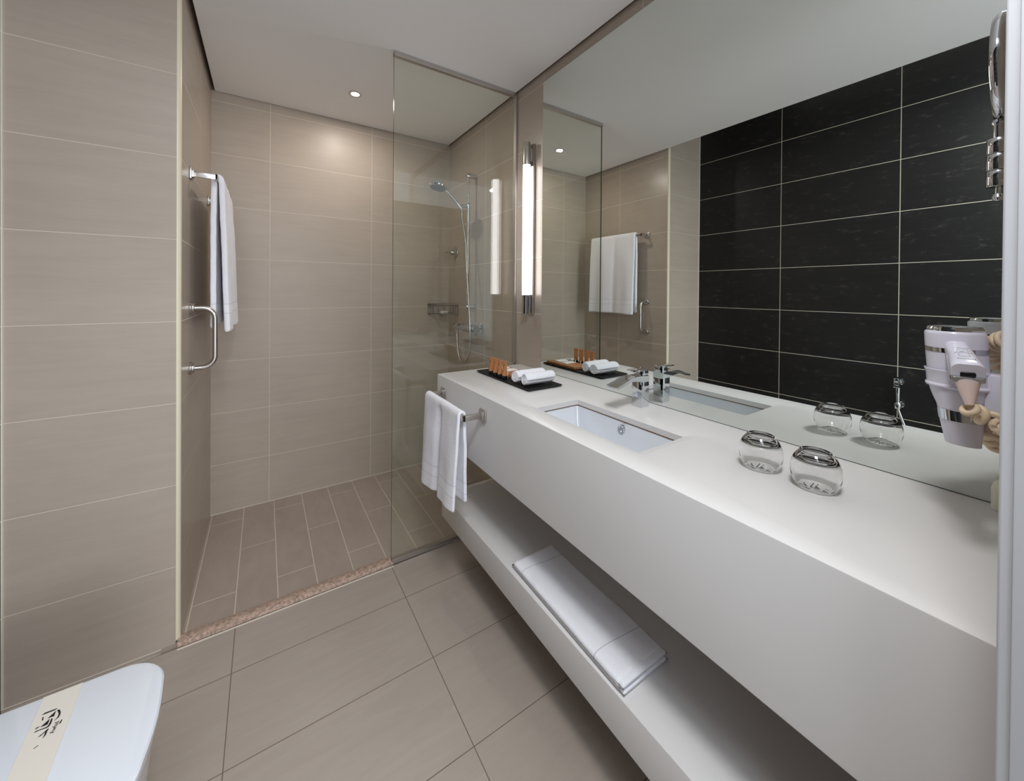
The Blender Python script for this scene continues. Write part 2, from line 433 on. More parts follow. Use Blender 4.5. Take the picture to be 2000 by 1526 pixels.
# rough stone threshold strip
b = BM()
n = 90
secs = []
for i in range(n+1):
    t = i/n; x = XL-0.006 + (XG+0.012-XL)*t
    j = noise.noise(Vector((x*30, 0, 0)))*0.006; j2 = noise.noise(Vector((x*55, 9, 0)))*0.004
    zt = 0.015 + noise.noise(Vector((x*40, 4, 0)))*0.001
    yb = 1.845 + j + j2
    secs.append([(x, 1.786, 0.0), (x, 1.787+j2*0.2, zt-0.003), (x, 1.792, zt), (x, 1.82, zt+0.001), (x, yb-0.004, 0.009), (x, yb, 0.003), (x, yb, 0.0)])
loft(b, secs)
struct('trim_threshold', b, m_rough, smooth=True)
# door jamb on the right edge of the view
b = BM()
box(b, 0.60, 0.70, -0.14, 0.0480, 0.0, 2.15, bev=0.0022, seg=3)
box(b, 0.5975, 0.62, -0.13, 0.0392, 0.0, 2.15, bev=0.0012, seg=2)
struct('trim_door_jamb', b, m_jamb, smooth=True)

# ------------------------------------------------------------------ shower screen
sc = thing('shower_screen', 'fixed clear glass shower panel with slim metal channels, ceiling high beside the vanity', 'shower screen', (XG, YG, 0))
b = BM(); box(b, XG, XM-0.001, YG-0.005, YG+0.005, 0.012, ZC-0.012)
for f in b.faces:
    if abs(f.normal.y) < 0.5: f.material_index = 1
part('glass_pane', b, m_pane, sc, mats=[m_pane, m_pane_edge])
b = BM(); box(b, XG, XM-0.012, YG-0.012, YG+0.012, ZC-0.022, ZC, bev=0.001); o = part('channel', b, m_alu, sc); o['label'] = 'ceiling channel'
b = BM(); box(b, XM-0.012, XM, YG-0.014, YG+0.012, ZT+0.0, ZC, bev=0.001); o = part('channel', b, m_alu, sc); o['label'] = 'wall channel above the vanity'
b = BM(); box(b, XG+0.003, XM, YG-0.012, YG+0.012, 0.0035, 0.024, bev=0.001); o = part('channel', b, m_alu, sc); o['label'] = 'floor channel'

# ------------------------------------------------------------------ mirror on the wall
mi = thing('wall_mirror', 'large frameless wall mirror above the white vanity', 'mirror', (XM, (Y0+YM)/2, ZT))
b = BM(); box(b, XM-0.005, XM-0.0005, Y0+0.001, YM, ZT+0.0015, ZMT)
m_mback = pbr('mirror_edge', srgb(58, 66, 60), 0.3)
for f in b.faces:
    if f.normal.x > -0.5: f.material_index = 1
part('mirror_glass', b, m_mirror, mi, mats=[m_mirror, m_mback])
b = BM(); box(b, XM-0.0056, XM-0.0012, Y0+0.002, YM-0.001, ZT+0.0004, ZT+0.0016); part('seal', b, m_mback, mi)

# ------------------------------------------------------------------ vanity
HX0, HX1, HY0, HY1 = 0.825, 1.027, 0.641, 1.083   # sink cut-out
va = thing('vanity_counter', 'long floating white vanity counter with deep square front along the mirror wall', 'counter', (XC, Y0, ZB))
b = BM()
def ringface(bm, outer, inner):
    n = len(outer)
    for i in range(n):
        j = (i+1) % n; bm.faces.new((outer[i], outer[j], inner[j], inner[i]))
def rr_loop(x0, x1, y0, y1, r, z, k=5):
    return [Vector(((x0+x1)/2+px, (y0+y1)/2+py, z)) for px, py in rrect(x1-x0, y1-y0, r, k)]
ev = 0.003
# box shell: sides, bottom, top with rounded opening
def V(bm, pts): return [bm.verts.new(p) for p in pts]
k = 5
in0 = rr_loop(HX0, HX1, HY0, HY1, 0.006, ZT-0.030, k)
in1 = rr_loop(HX0, HX1, HY0, HY1, 0.006, ZT-0.0095, k)
in1b = rr_loop(HX0-0.003, HX1+0.003, HY0-0.003, HY1+0.003, 0.009, ZT-0.0085, k)
in2 = rr_loop(HX0-0.020, HX1+0.020, HY0-0.022, HY1+0.022, 0.022, ZT-0.0035, k)
in3 = rr_loop(HX0-0.030, HX1+0.032, HY0-0.034, HY1+0.034, 0.030, ZT, k)
XA, XB, YA, YBn = XC+ev, XM-0.0002, Y0+0.0002, YCE-ev
def outer_match(lp):
    out = []
    cx, cy = (HX0+HX1)/2, (HY0+HY1)/2
    for i, p in enumerate(lp):
        q = i//(k+1); tt = (i % (k+1))/k
        # project each corner group onto the outer rectangle corner
        X = XB if q in (0, 3) else XA
        Y = YBn if q in (0, 1) else YA
        if q == 0: a, c, d = (XB, p.y), (XB, YBn), (p.x, YBn)
        if q == 1: a, c, d = (p.x, YBn), (XA, YBn), (XA, p.y)
        if q == 2: a, c, d = (XA, p.y), (XA, YA), (p.x, YA)
        if q == 3: a, c, d = (p.x, YA), (XB, YA), (XB, p.y)
        if tt < 0.5: s = tt*2; r_ = (a[0]+(c[0]-a[0])*s, a[1]+(c[1]-a[1])*s)
        else: s = (tt-0.5)*2; r_ = (c[0]+(d[0]-c[0])*s, c[1]+(d[1]-c[1])*s)
        out.append(Vector((r_[0], r_[1], ZT)))
    return out
k = 6
in0, in1, in1b, in2, in3 = [rr_loop(*a, k) for a in (
    (HX0, HX1, HY0, HY1, 0.006, ZT-0.030), (HX0, HX1, HY0, HY1, 0.006, ZT-0.0095), (HX0-0.003, HX1+0.003, HY0-0.003, HY1+0.003, 0.009, ZT-0.0085),
    (HX0-0.020, HX1+0.020, HY0-0.022, HY1+0.022, 0.022, ZT-0.0035), (HX0-0.030, HX1+0.032, HY0-0.034, HY1+0.034, 0.030, ZT))]
rings = [V(b, outer_match(in3))] + [V(b, x) for x in (in3, in2, in1b, in1, in0)]
for a, c in zip(rings, rings[1:]): ringface(b, a, c)
top = rings[0]
# walls of the box, rounded front edge
def side(zs):
    loops = []
    for dz, e in zs:
        lp = []
        for v in top:
            p = v.co.copy()
            if abs(p.x-XA) < 1e-6: p.x -= e
            if abs(p.y-YBn) < 1e-6: p.y += e
            p.z = ZT-dz; lp.append(p)
        loops.append(V(b, lp))
    return loops
prev = top
for lp in side([(0.0009, ev*0.71), (ev, ev), (ZT-ZB-ev, ev), (ZT-ZB, ev*0.3)]):
    ringface(b, prev, lp); prev = lp
b.faces.new(prev)
bmesh.ops.recalc_face_normals(b, faces=b.faces)
part('countertop', b, m_white, va, smooth=True, ang=28)

sh = thing('vanity_shelf', 'long white open shelf floating under the vanity counter', 'shelf', (XC, Y0, ZS2))
b = BM(); box(b, XC, XM-0.0002, Y0+0.0002, YSE, ZS2, ZS, bev=0.003, seg=3)
part('shelf_board', b, m_white, sh, smooth=True)

# sink
sk = thing('sink_basin', 'white undermount rectangular ceramic sink sunk in the vanity counter', 'sink', ((HX0+HX1)/2, (HY0+HY1)/2, ZT-0.15))
b = BM()
zt = ZT-0.0305
loops = [rr_loop(HX0-0.012, HX1+0.012, HY0-0.012, HY1+0.012, 0.012, zt-0.012, 6),
         rr_loop(HX0-0.012, HX1+0.012, HY0-0.012, HY1+0.012, 0.012, zt, 6),
         rr_loop(HX0-0.002, HX1+0.002, HY0-0.002, HY1+0.002, 0.010, zt, 6),
         rr_loop(HX0, HX1, HY0, HY1, 0.012, zt-0.004, 6),
         rr_loop(HX0+0.008, HX1-0.008, HY0+0.016, HY1-0.016, 0.022, zt-0.075, 6),
         rr_loop(HX0+0.016, HX1-0.016, HY0+0.034, HY1-0.034, 0.03, zt-0.100, 6),
         rr_loop(HX0+0.05, HX1-0.05, HY0+0.12, HY1-0.12, 0.035, zt-0.109, 6)]
rg = [V(b, l) for l in loops]
for a, c in zip(rg, rg[1:]): ringface(b, a, c)
b.faces.new(rg[-1])
# outer skin
ol = [loops[0], rr_loop(HX0+0.002, HX1-0.002, HY0+0.008, HY1-0.008, 0.03, zt-0.09, 6), rr_loop(HX0+0.03, HX1-0.03, HY0+0.06, HY1-0.06, 0.03, zt-0.125, 6)]
og = [rg[0]] + [V(b, l) for l in ol[1:]]
for a, c in zip(og, og[1:]): ringface(b, c, a)
b.faces.new(list(reversed(og[-1])))
part('bowl', b, m_ceram, sk, smooth=True, ang=50)
b = BM()
rs = [V(b, rr_loop(HX0-d, HX1+d, HY0-d, HY1+d, 0.008, z, 6)) for d, z in ((0.0006, ZT-0.0300), (-0.0007, ZT-0.0300), (-0.0007, ZT-0.0275), (0.0006, ZT-0.0275))]
for a, c in zip(rs, rs[1:]+rs[:1]): ringface(b, a, c)
bmesh.ops.recalc_face_normals(b, faces=b.faces)
part('silicone_seal', b, m_seal, sk)
b = BM()
oy, oz = 0.862, 0.842
lathe(b, [(0.0, 0.0005), (0.007, 0.0008), (0.0095, 0.0035), (0.0125, 0.004), (0.0135, 0.002), (0.0135, -0.006)], 32, (HX1-0.0062, oy, oz), '-X')
part('overflow_ring', b, m_chrome, sk, smooth=True)
b = BM()
for dy in (-0.003, 0.0035): box(b, HX1-0.0045, HX1-0.0030, oy-0.013+dy, oy-0.010+dy, oz+0.021, oz+0.0225)
part('maker_mark', b, m_grey, sk)
b = BM(); lathe(b, [(0.0, 0.003), (0.018, 0.002), (0.022, 0.0), (0.022, -0.004)], 32, ((HX0+HX1)/2, (HY0+HY1)/2, zt-0.1075)); part('drain', b, m_chrome, sk, smooth=True)

# faucet
FX, FY = 1.147, 0.885
fa = thing('basin_faucet', 'square chrome basin mixer tap standing behind the sink', 'faucet', (FX, FY, ZT))
b = BM(); box(b, FX-0.021, FX+0.021, FY-0.021, FY+0.021, ZT, ZT+0.098, bev=0.0012, seg=2); part('body', b, m_chrome, fa, smooth=True)
b = BM()
secs = []
for i in range(19):
    t = i/18
    x = FX+0.0215 - t*0.170
    zc = ZT+0.1005 + 0.006*math.sin(min(1, t*1.25)*PI) - 0.020*max(0, t-0.55)**1.3*2.0
    th = 0.0085 - 0.0042*t
    hw = 0.0215 + 0.003*t**2
    dish = 0.004*min(1, t*2)
    belly = 0.010*max(0, 1-abs(t-0.22)/0.34)
    secs.append([(x, FY-hw, zc+th), (x, FY-hw*0.5, zc+th-dish), (x, FY+hw*0.5, zc+th-dish), (x, FY+hw, zc+th), (x, FY+hw, zc-th-belly*0.7), (x, FY+hw*0.4, zc-th-belly-0.001), (x, FY-hw*0.4, zc-th-belly-0.001), (x, FY-hw, zc-th-belly*0.7)])
loft(b, secs); part('spout', b, m_chrome, fa, smooth=True, ang=30)
b = BM(); box(b, FX-0.012, FX+0.021, FY-0.018, FY+0.018, ZT+0.108, ZT+0.1295, bev=0.0012); part('cartridge_cap', b, m_chrome, fa, smooth=True)
b = BM(); box(b, FX-0.052, FX+0.0215, FY-0.0185, FY+0.0185, ZT+0.1295, ZT+0.1345, bev=0.0012); part('lever', b, m_chrome, fa, smooth=True)

# ------------------------------------------------------------------ logo helper (print on paper)
LOGO = [  # pen strokes of the printed mark, unit box about 1.2 wide
    [(0.527, 0.306), (0.577, 0.254), (0.563, -0.052), (0.548, -0.081), (0.519, -0.008), (0.525, 0.219)],
    [(0.458, -0.123), (0.45, -0.165), (0.313, -0.24), (0.173, -0.273), (0.063, -0.263), (-0.01, -0.181), (0.075, -0.229), (0.179, -0.235), (0.285, -0.208), (0.421, -0.135)],
    [(0.235, 0.069), (0.442, -0.077), (0.219, -0.092), (0.238, -0.01)],
    [(0.262, 0.231), (0.310, 0.235), (0.300, 0.215), (0.242, 0.2)], [(0.330, 0.238), (0.381, 0.252), (0.375, 0.229), (0.330, 0.218)],
    [(-0.06, 0.156), (0.156, 0.004), (-0.058, -0.019), (-0.071, 0.019)],
    [(0.133, -0.056), (0.102, -0.096), (-0.11, -0.113), (-0.206, -0.09), (-0.219, -0.023), (-0.19, 0.165), (-0.21, 0.271), (-0.167, 0.244), (-0.187, -0.0), (-0.15, -0.062), (-0.081, -0.069)],
    [(-0.056, 0.3), (-0.013, 0.273), (-0.012, 0.202), (-0.052, 0.254)],
    [(-0.494, 0.077), (-0.427, -0.008), (-0.29, -0.106), (-0.338, -0.125), (-0.404, -0.112), (-0.538, -0.127), (-0.638, -0.088), (-0.508, -0.092), (-0.39, -0.079), (-0.49, 0.019)],
    [(-0.26, -0.383), (-0.125, -0.408), (-0.146, -0.427), (-0.273, -0.417)]]
def logo_bm(size, z=0.0):
    bm = BM()
    for poly in LOGO:
        for q in range(len(poly)):
            a_, c_ = Vector(poly[q]), Vector(poly[(q+1) % len(poly)]); d_ = (c_-a_)
            if d_.length < 1e-5: continue
            n_ = Vector((-d_.y, d_.x)).normalized()*0.009; t_ = d_.normalized()*0.006
            qs = [a_-t_+n_, a_-t_-n_, c_+t_-n_, c_+t_+n_]
            bm.faces.new([bm.verts.new((p.x*size, p.y*size, z+0.00022)) for p in qs])
        lo = [bm.verts.new((x*size, y*size, z)) for x, y in poly]
        hi = [bm.verts.new((x*size, y*size, z+0.0002)) for x, y in poly]
        bm.faces.new(hi); 
        for i in range(len(lo)):
            j = (i+1) % len(lo); bm.faces.new((lo[i], lo[j], hi[j], hi[i]))
    t = textmesh('Awfad', size*0.185)
    xf(t, Matrix.Translation((-0.36*size, -0.35*size, z+0.0001)))
    me = bpy.data.meshes.new('tmp'); t.to_mesh(me); t.free(); bm.from_mesh(me); bpy.data.meshes.remove(me)
    bmesh.ops.recalc_face_normals(bm, faces=bm.faces)
    return bm

# ------------------------------------------------------------------ tumblers on coasters
gl = thing('glass_tumbler', 'upturned clear round tumbler on a printed coaster, nearer the sink', 'glass', (0.983, 0.420, ZT+0.0011), 'upturned tumblers on the vanity')
b = BM()
outer = catmull([(0.0335, 0, 0.0005), (0.0372, 0, 0.008), (0.0425, 0, 0.022), (0.0440, 0, 0.036), (0.0425, 0, 0.050), (0.0380, 0, 0.062), (0.0325, 0, 0.0705), (0.0285, 0, 0.0755)], 4)
inner = catmull([(0.0, 0, 0.0655), (0.015, 0, 0.0652), (0.026, 0, 0.0640), (0.0345, 0, 0.0610), (0.0400, 0, 0.0545), (0.0430, 0, 0.040), (0.0424, 0, 0.026), (0.0365, 0, 0.008), (0.0328, 0, 0.0005)], 4)
prof = [(p.x, p.z) for p in outer] + [(0.0272, 0.0772), (0.0255, 0.0776), (0.0235, 0.0765), (0.020, 0.0755), (0.010, 0.0748), (0.0, 0.0745)]
prof = list(reversed(prof)) + [(0.0331, 0.0)] + [(max(p.x, 0), p.z) for p in reversed(inner)]
lathe(b, prof, 56, (0.983, 0.420, ZT+0.0011))
part('glass_body', b, m_tumbler, gl, smooth=True, ang=60)
dup(gl, (0.981, 0.314, ZT+0.0011), 'upturned clear round tumbler on a printed coaster, nearer the door frame')
co = thing('paper_coaster', 'round white printed coaster under the tumbler nearer the sink', 'coaster', (0.983, 0.420, ZT), 'printed coasters under the tumblers')
b = BM(); lathe(b, [(0.0, 0.0001), (0.0360, 0.0001), (0.0362, 0.0004), (0.0360, 0.0008), (0.0, 0.0008)], 48, (0.983, 0.420, ZT)); cdisc = part('disc', b, m_paper, co)
b = logo_bm(0.047, 0.0008); xf(b, Matrix.Translation((0.983+0.003, 0.420-0.001, ZT)) @ Matrix.Rotation(-PI/2, 4, 'Z'))
part('printed_logo', b, m_ink, cdisc)
dup(co, (0.981, 0.314, ZT), 'round white printed coaster under the tumbler nearer the door frame')

# ------------------------------------------------------------------ amenity tray
TX0, TX1, TY0, TY1 = 0.904, 1.088, 1.238, 1.690
tr = thing('amenity_tray', 'flat black rectangular tray at the far end of the vanity', 'tray', ((TX0+TX1)/2, (TY0+TY1)/2, ZT))
b = BM()
lo = lambda d, z: rr_loop(TX0-d, TX1+d, TY0-d, TY1+d, 0.006, z, 4)
rg = [V(b, lo(-0.012, ZT+0.0005)), V(b, lo(-0.004, ZT+0.0035)), V(b, lo(0.0, ZT+0.0085)), V(b, lo(-0.002, ZT+0.0095)), V(b, lo(-0.006, ZT+0.0065)), V(b, lo(-0.010, ZT+0.0060))]
for a, c in zip(rg, rg[1:]): ringface(b, a, c)
b.faces.new(list(reversed(rg[0]))); b.faces.new(rg[-1]); bmesh.ops.recalc_face_normals(b, faces=b.faces)
part('tray_body', b, m_black, tr, smooth=True)
ZTR = ZT+0.0062
# four brown tubes standing on their black caps
def tube_thing(x, y, label):
    t = thing('toiletry_tube', label, 'toiletry tube', (x, y, ZTR), 'brown toiletry tubes on the black tray')
    b = BM(); lathe(b, [(0, 0), (0.0128, 0), (0.0132, 0.0008), (0.0130, 0.017), (0.0122, 0.0178), (0, 0.0178)], 28, (x, y, ZTR)); part('cap', b, m_blackcap, t, smooth=True)
    b = BM()
    loops = []
    for i in range(9):
        s = i/8; z = 0.0178 + 0.064*s
        ry = 0.0120*(1-s) + 0.0178*s; rx = 0.0115*(1-s)**0.8 + 0.0009
        loops.append([(x+rx*math.cos(a), y+ry*math.sin(a), ZTR+z) for a in [2*PI*q/28 for q in range(28)]])
    loft(b, loops); tb = part('tube_body', b, m_kraft, t, smooth=True)
    b = BM(); box(b, x-0.0017, x+0.0017, y-0.0180, y+0.0180, ZTR+0.077, ZTR+0.083); part('crimp', b, m_kraft, tb)
    b = BM()
    for i, (wd, zz) in enumerate(((0.009, 0.066), (0.007, 0.062), (0.0075, 0.058), (0.004, 0.052), (0.006, 0.036), (0.004, 0.033))):
        xx = x - (0.0110*(1-(zz-0.0178)/0.064)**0.8+0.0009) - 0.0004
        box(b, xx, xx+0.0012, y-wd/2, y+wd/2, ZTR+zz, ZTR+zz+0.0016)
    part('printed_text', b, pbr_dark, tb)
    return t
pbr_dark = pbr('brown_print', srgb(112, 66, 40), 0.6)
tt = tube_thing(0.930, 1.460, 'brown toiletry tube with black cap, nearest the rolled towels')
dup(tt, (0.930, 1.5010, ZTR), 'brown toiletry tube with black cap, second from the rolled towels')
dup(tt, (0.930, 1.5420, ZTR), 'brown toiletry tube with black cap, third from the rolled towels')
dup(tt, (0.930, 1.5830, ZTR), 'brown toiletry tube with black cap, furthest from the rolled towels')
# slim white sachets behind the tubes
ws = BM(); box(ws, 0.953, 0.959, 1.4770, 1.4810, ZTR, ZTR+0.026, bev=0.0006)
s1 = thing('white_stick', 'slim white stick standing behind the tubes, nearest the rolled towels', 'stick', (0.956, 1.479, ZTR), 'slim white sticks behind the tubes')
part('stick_body', ws, m_paper, s1)
for i, nm in enumerate(('second from the rolled towels', 'third from the rolled towels', 'furthest from the rolled towels')):
    dup(s1, (0.956, 1.520+0.041*i, ZTR), 'slim white stick standing behind the tubes, '+nm)
# wooden board with paper packets
wb = thing('wooden_board', 'small brown wooden board lying on the black tray', 'board', (1.02, 1.57, ZTR))
b = BM(); box(b, 0.966, 1.070, 1.448, 1.675, ZTR, ZTR+0.015, bev=0.003, seg=3); part('board_slab', b, m_wood, wb, smooth=True)
ZW = ZTR+0.015
def packet(x0, x1, y0, y1, z, label):
    t = thing('paper_packet', label, 'packet', ((x0+x1)/2, (y0+y1)/2, z), 'paper packets on the wooden board')
    b = BM(); box(b, x0, x1, y0, y1, z, z+0.005, bev=0.0015); wr = part('wrapper', b, m_paper, t, smooth=True)
    b = BM(); xm = (x0+x1)/2; box(b, x0+0.002, x1-0.002, y1-0.012, y1-0.009, z+0.0048, z+0.0052); part('printed_line', b, m_ink, wr)
packet(0.982, 1.052, 1.530, 1.580, ZW, 'flat white paper packet on the wooden board, nearer the tubes end')
packet(0.977, 1.047, 1.595, 1.645, ZW, 'flat white paper packet on the wooden board, beside the glass panel end')
# white ring dish
rd = thing('white_ring', 'small white ring lying between the tubes and rolled towels', 'ring', (0.955, 1.418, ZTR))
b = BM(); bmesh.ops.create_circle
pts = [(0.955+0.011*math.cos(a), 1.418+0.011*math.sin(a), ZTR+0.0062) for a in [2*PI*i/32 for i in range(33)]]
tube(b, pts, 0.004, 10, cap=False); xf(b, Matrix.Translation((0, 0, ZTR)) @ Matrix.Diagonal((1, 1, 1.5, 1)) @ Matrix.Translation((0, 0, -ZTR)))
part('ring_body', b, m_paper, rd, smooth=True)
# rolled face towels
def roll(x, y, z, length, r, label, seed):
    t = thing('rolled_towel', label, 'towel', (x, y, z), 'rolled white towels on the black tray')
    b = BM(); n = 110; turns = 3.3; th = 0.0052; m = 26
    rows = []
    for j in range(m+1):
        u = j/m; xx = x-length/2+length*u
        row = []
        for i in range(n+1):
            s = i/n; a = s*turns*2*PI + 1.2; rr = 0.006 + (r-0.006)*s
            endr = 1 - 0.08*max(0, abs(u-0.5)*2-0.8)*5
            wob = 1+0.03*noise.noise(Vector((a*0.8, u*3, seed)))
            row.append(b.verts.new((xx + 0.002*math.sin(a+seed) + 0.003*noise.noise(Vector((s*6, seed, 3)))*(1 if u > 0.5 else -1)*abs(u-0.5)*2, y+rr*math.cos(a)*wob*endr, z+r+rr*math.sin(a)*wob*endr*0.97)))
        rows.append(row)
    for a_, b_ in zip(rows, rows[1:]):
        for i in range(n): b.faces.new((a_[i], a_[i+1], b_[i+1], b_[i]))
    o = part('terry_roll', b, m_terry, t); 
    for p in o.data.polygons: p.use_smooth = True
    sm = o.modifiers.new('thick', 'SOLIDIFY'); sm.thickness = 0.0062; sm.offset = -1
    sb = o.modifiers.new('sub', 'SUBSURF'); sb.levels = 1; sb.render_levels = 1
    return t
roll(1.003, 1.303, ZTR, 0.155, 0.0295, 'rolled white towel at the near end of the tray, front one', 1.0)
roll(0.998, 1.366, ZTR, 0.155, 0.0295, 'rolled white towel on the tray, behind the front roll beside the tubes', 5.0)

# ------------------------------------------------------------------ towel bars and towels
def square_bar(name, label, wallx, sgn, barx, y0, y1, z, arm=0.010, hgt=0.022):
    """flat steel bar parallel to the wall; sgn = direction away from wall"""
    t = thing(name, label, 'towel rail', (wallx, (y0+y1)/2, z))
    for y in (y0, y1):
        b = BM()
        xa, xb = sorted((wallx, wallx+sgn*0.008)); box(b, xa, xb, y-0.023, y+0.023, z-0.023, z+0.023, bev=0.0015)
        xa, xb = sorted((wallx+sgn*0.007, wallx+sgn*0.014)); box(b, xa, xb, y-0.016, y+0.016, z-0.016, z+0.016, bev=0.0015)
        m_ = part('rosette', b, m_steel, t, smooth=True)
        b = BM(); xa, xb = sorted((wallx+sgn*0.013, barx+sgn*0.004)); box(b, xa, xb, y-0.004, y+0.004, z-hgt/2, z+hgt/2, bev=0.001)
        part('arm', b, m_steel, t, smooth=True)
    b = BM(); box(b, barx-0.004, barx+0.004, y0-0.004, y1+0.004, z-hgt/2, z+hgt/2, bev=0.001); part('bar', b, m_steel, t, smooth=True)
    return t
square_bar('towel_rail', 'short brushed steel towel rail on the vanity front', XC, -1, 0.637, 1.284, 1.668, 0.8215)
square_bar('towel_rail', 'brushed steel towel rail high on the left shower wall', XL, 1, -0.172, 2.004, 2.575, 1.778)

def hung_towel(name, label, mat, barx, sgn, y0, y1, ztop, zfront, zback, foldf, front_out, seed, th=0.009, gather=0.0, rb=0.011):
    """sgn: side the front panel hangs on (-1 = -X, +1 = +X)"""
    t = thing(name, label, 'towel', (barx, (y0+y1)/2, ztop))
    b = BM(); nu, nv = 72, 90
    # path over the bar: front bottom -> top -> back bottom, param by length
    lf, lb = ztop-rb-zfront, ztop-rb-zback
    arc = PI*rb
    tot = lf+arc+lb
    rows = []
    for j in range(nv+1):
        s = tot*j/nv; row = []
        for i in range(nu+1):
            u = i/nu
            if s <= lf: k_ = (lf-s)/lf; x = -rb; z = ztop-rb-(lf-s); front = 1
            elif s <= lf+arc: a = (s-lf)/rb; x = -rb*math.cos(a); z = ztop-rb+rb*math.sin(a); front = 0.0; k_ = 0
            else: k_ = (s-lf-arc)/lb; x = rb; z = ztop-rb-(s-lf-arc); front = -1
            fo = foldf(u, k_, front)
            drift = front_out*min(1, k_*2)**0.8 + 0.014*k_**2 if front > 0 else -0.35*front_out*0*k_
            xx = barx - (-sgn)*0 + sgn*(-x) + sgn*(fo if front >= 0 else -0)*(1 if front > 0 else 0) + sgn*(drift if front > 0 else 0)
            if front < 0: xx = barx + sgn*(-x) - sgn*(0.5*front_out*min(1, k_*2.5) + 0.006*math.sin(u*9+seed)*k_)
            y = y0 + (y1-y0)*u
            yc = (y0+y1)/2
            y = yc + (y-yc)*(1-gather*(1-k_)) + 0.006*noise.noise(Vector((u*2, k_*2, seed)))*k_
            nz = noise.noise(Vector((u*7, z*14, seed)))*0.0014
            edge = 0.004*noise.noise(Vector((u*5, seed, 1))) if (j == 0 or j == nv) else 0
            row.append(b.verts.new((xx+nz, y, z+edge+ (0.004*math.sin(u*3.0+seed)*k_))))
        rows.append(row)
    for a_, b_ in zip(rows, rows[1:]):
        for i in range(nu): b.faces.new((a_[i], a_[i+1], b_[i+1], b_[i]))
    bmesh.ops.recalc_face_normals(b, faces=b.faces)
    o = part('terry_cloth', b, mat, t)
    for p in o.data.polygons: p.use_smooth = True
    sm = o.modifiers.new('thick', 'SOLIDIFY'); sm.thickness = th; sm.offset = 0
    sb = o.modifiers.new('sub', 'SUBSURF'); sb.levels = 1; sb.render_levels = 1
    return t
def fold_c(u, k_, front):
    # two soft lobes with a valley between them
    v = -0.030*math.exp(-((u-0.50)/0.06)**2)*min(1, k_*4) + 0.010*math.sin(PI*min(1, u/0.5))*min(1, k_*3)*(u < 0.5) + 0.012*math.sin(PI*(u-0.5)/0.5)*min(1, k_*3)*(u >= 0.5)
    return v + 0.004*math.sin(u*17)*k_
def fold_s(u, k_, front):
    return (-0.014*math.exp(-((u-0.42)/0.05)**2) + 0.010*math.sin(u*PI*2.2+0.4)**2)*min(1, k_*3) + 0.003*math.sin(u*21)*k_
m_terry_c = terry('white_terry_vanity', TW, (0.520-0.841, 0.562-0.841))
m_terry_s = terry('white_terry_shower', TW, (1.200-1.799, 1.240-1.799))
hung_towel('hand_towel', 'white hand towel hanging folded over the vanity rail', m_terry_c, 0.637, -1, 1.303, 1.650, 0.841, 0.462, 0.485, fold_c, 0.006, 2.0, th=0.013, rb=0.0115, gather=0.0)
hung_towel('bath_towel', 'long white bath towel hanging on the left shower wall rail', m_terry_s, -0.172, 1, 2.055, 2.545, 1.799, 1.118, 1.135, fold_s, 0.006, 6.0, th=0.021, rb=0.0125)

# folded bath mat on the shelf
mt = thing('folded_bath_mat', 'folded white bath mat lying on the shelf under the vanity', 'bath mat', (0.83, 0.850, ZS))
b = BM()
def mat_z(u, v):
    return 0
nu, nv = 30, 56
prof = []
# folded cross-section along Y end; cloth folded in three layers: closed loops per layer
def layer(z0_, z1_, x0, x1, y0, y1, seed):
    lo_, hi_ = [], []
    for j in range(nv+1):
        v = j/nv; y = y0+(y1-y0)*v; rl, rh = [], []
        for i in range(nu+1):
            u = i/nu; x = x0+(x1-x0)*u
            e = min(1, min(u, 1-u)*(x1-x0)/0.015, min(v, 1-v)*(y1-y0)/0.012); e = math.sqrt(max(0, 1-(1-e)**2))
            nz = 0.0015*noise.noise(Vector((x*18, y*12, seed)))
            skew = 0.010*(v-0.5)
            zc = (z0_+z1_)/2; h = (z1_-z0_)/2
            rl.append((x+skew, y, zc-h*e)); rh.append((x+skew, y, zc+h*e*(1+0.0)+nz*e))
        lo_.append(rl); hi_.append(rh)
    A = [[b.verts.new(p) for p in r] for r in lo_]; B_ = [[b.verts.new(p) for p in r] for r in hi_]
    for j in range(nv):
        for i in range(nu):
            b.faces.new((A[j][i], A[j+1][i], A[j+1][i+1], A[j][i+1])); b.faces.new((B_[j][i], B_[j][i+1], B_[j+1][i+1], B_[j+1][i]))
    for j in range(nv):
        b.faces.new((A[j][0], B_[j][0], B_[j+1][0], A[j+1][0])); b.faces.new((A[j][nu], A[j+1][nu], B_[j+1][nu], B_[j][nu]))
    for i in range(nu):
        b.faces.new((A[0][i], A[0][i+1], B_[0][i+1], B_[0][i])); b.faces.new((A[nv][i], B_[nv][i], B_[nv][i+1], A[nv][i+1]))
layer(ZS, ZS+0.027, 0.730, 0.910, 0.611, 1.098, 1)
layer(ZS, ZS+0.012, 0.733, 0.906, 0.600, 0.80, 2)
layer(ZS+0.0135, ZS+0.0262, 0.732, 0.907, 0.602, 0.80, 3)
bmesh.ops.recalc_face_normals(b, faces=b.faces)
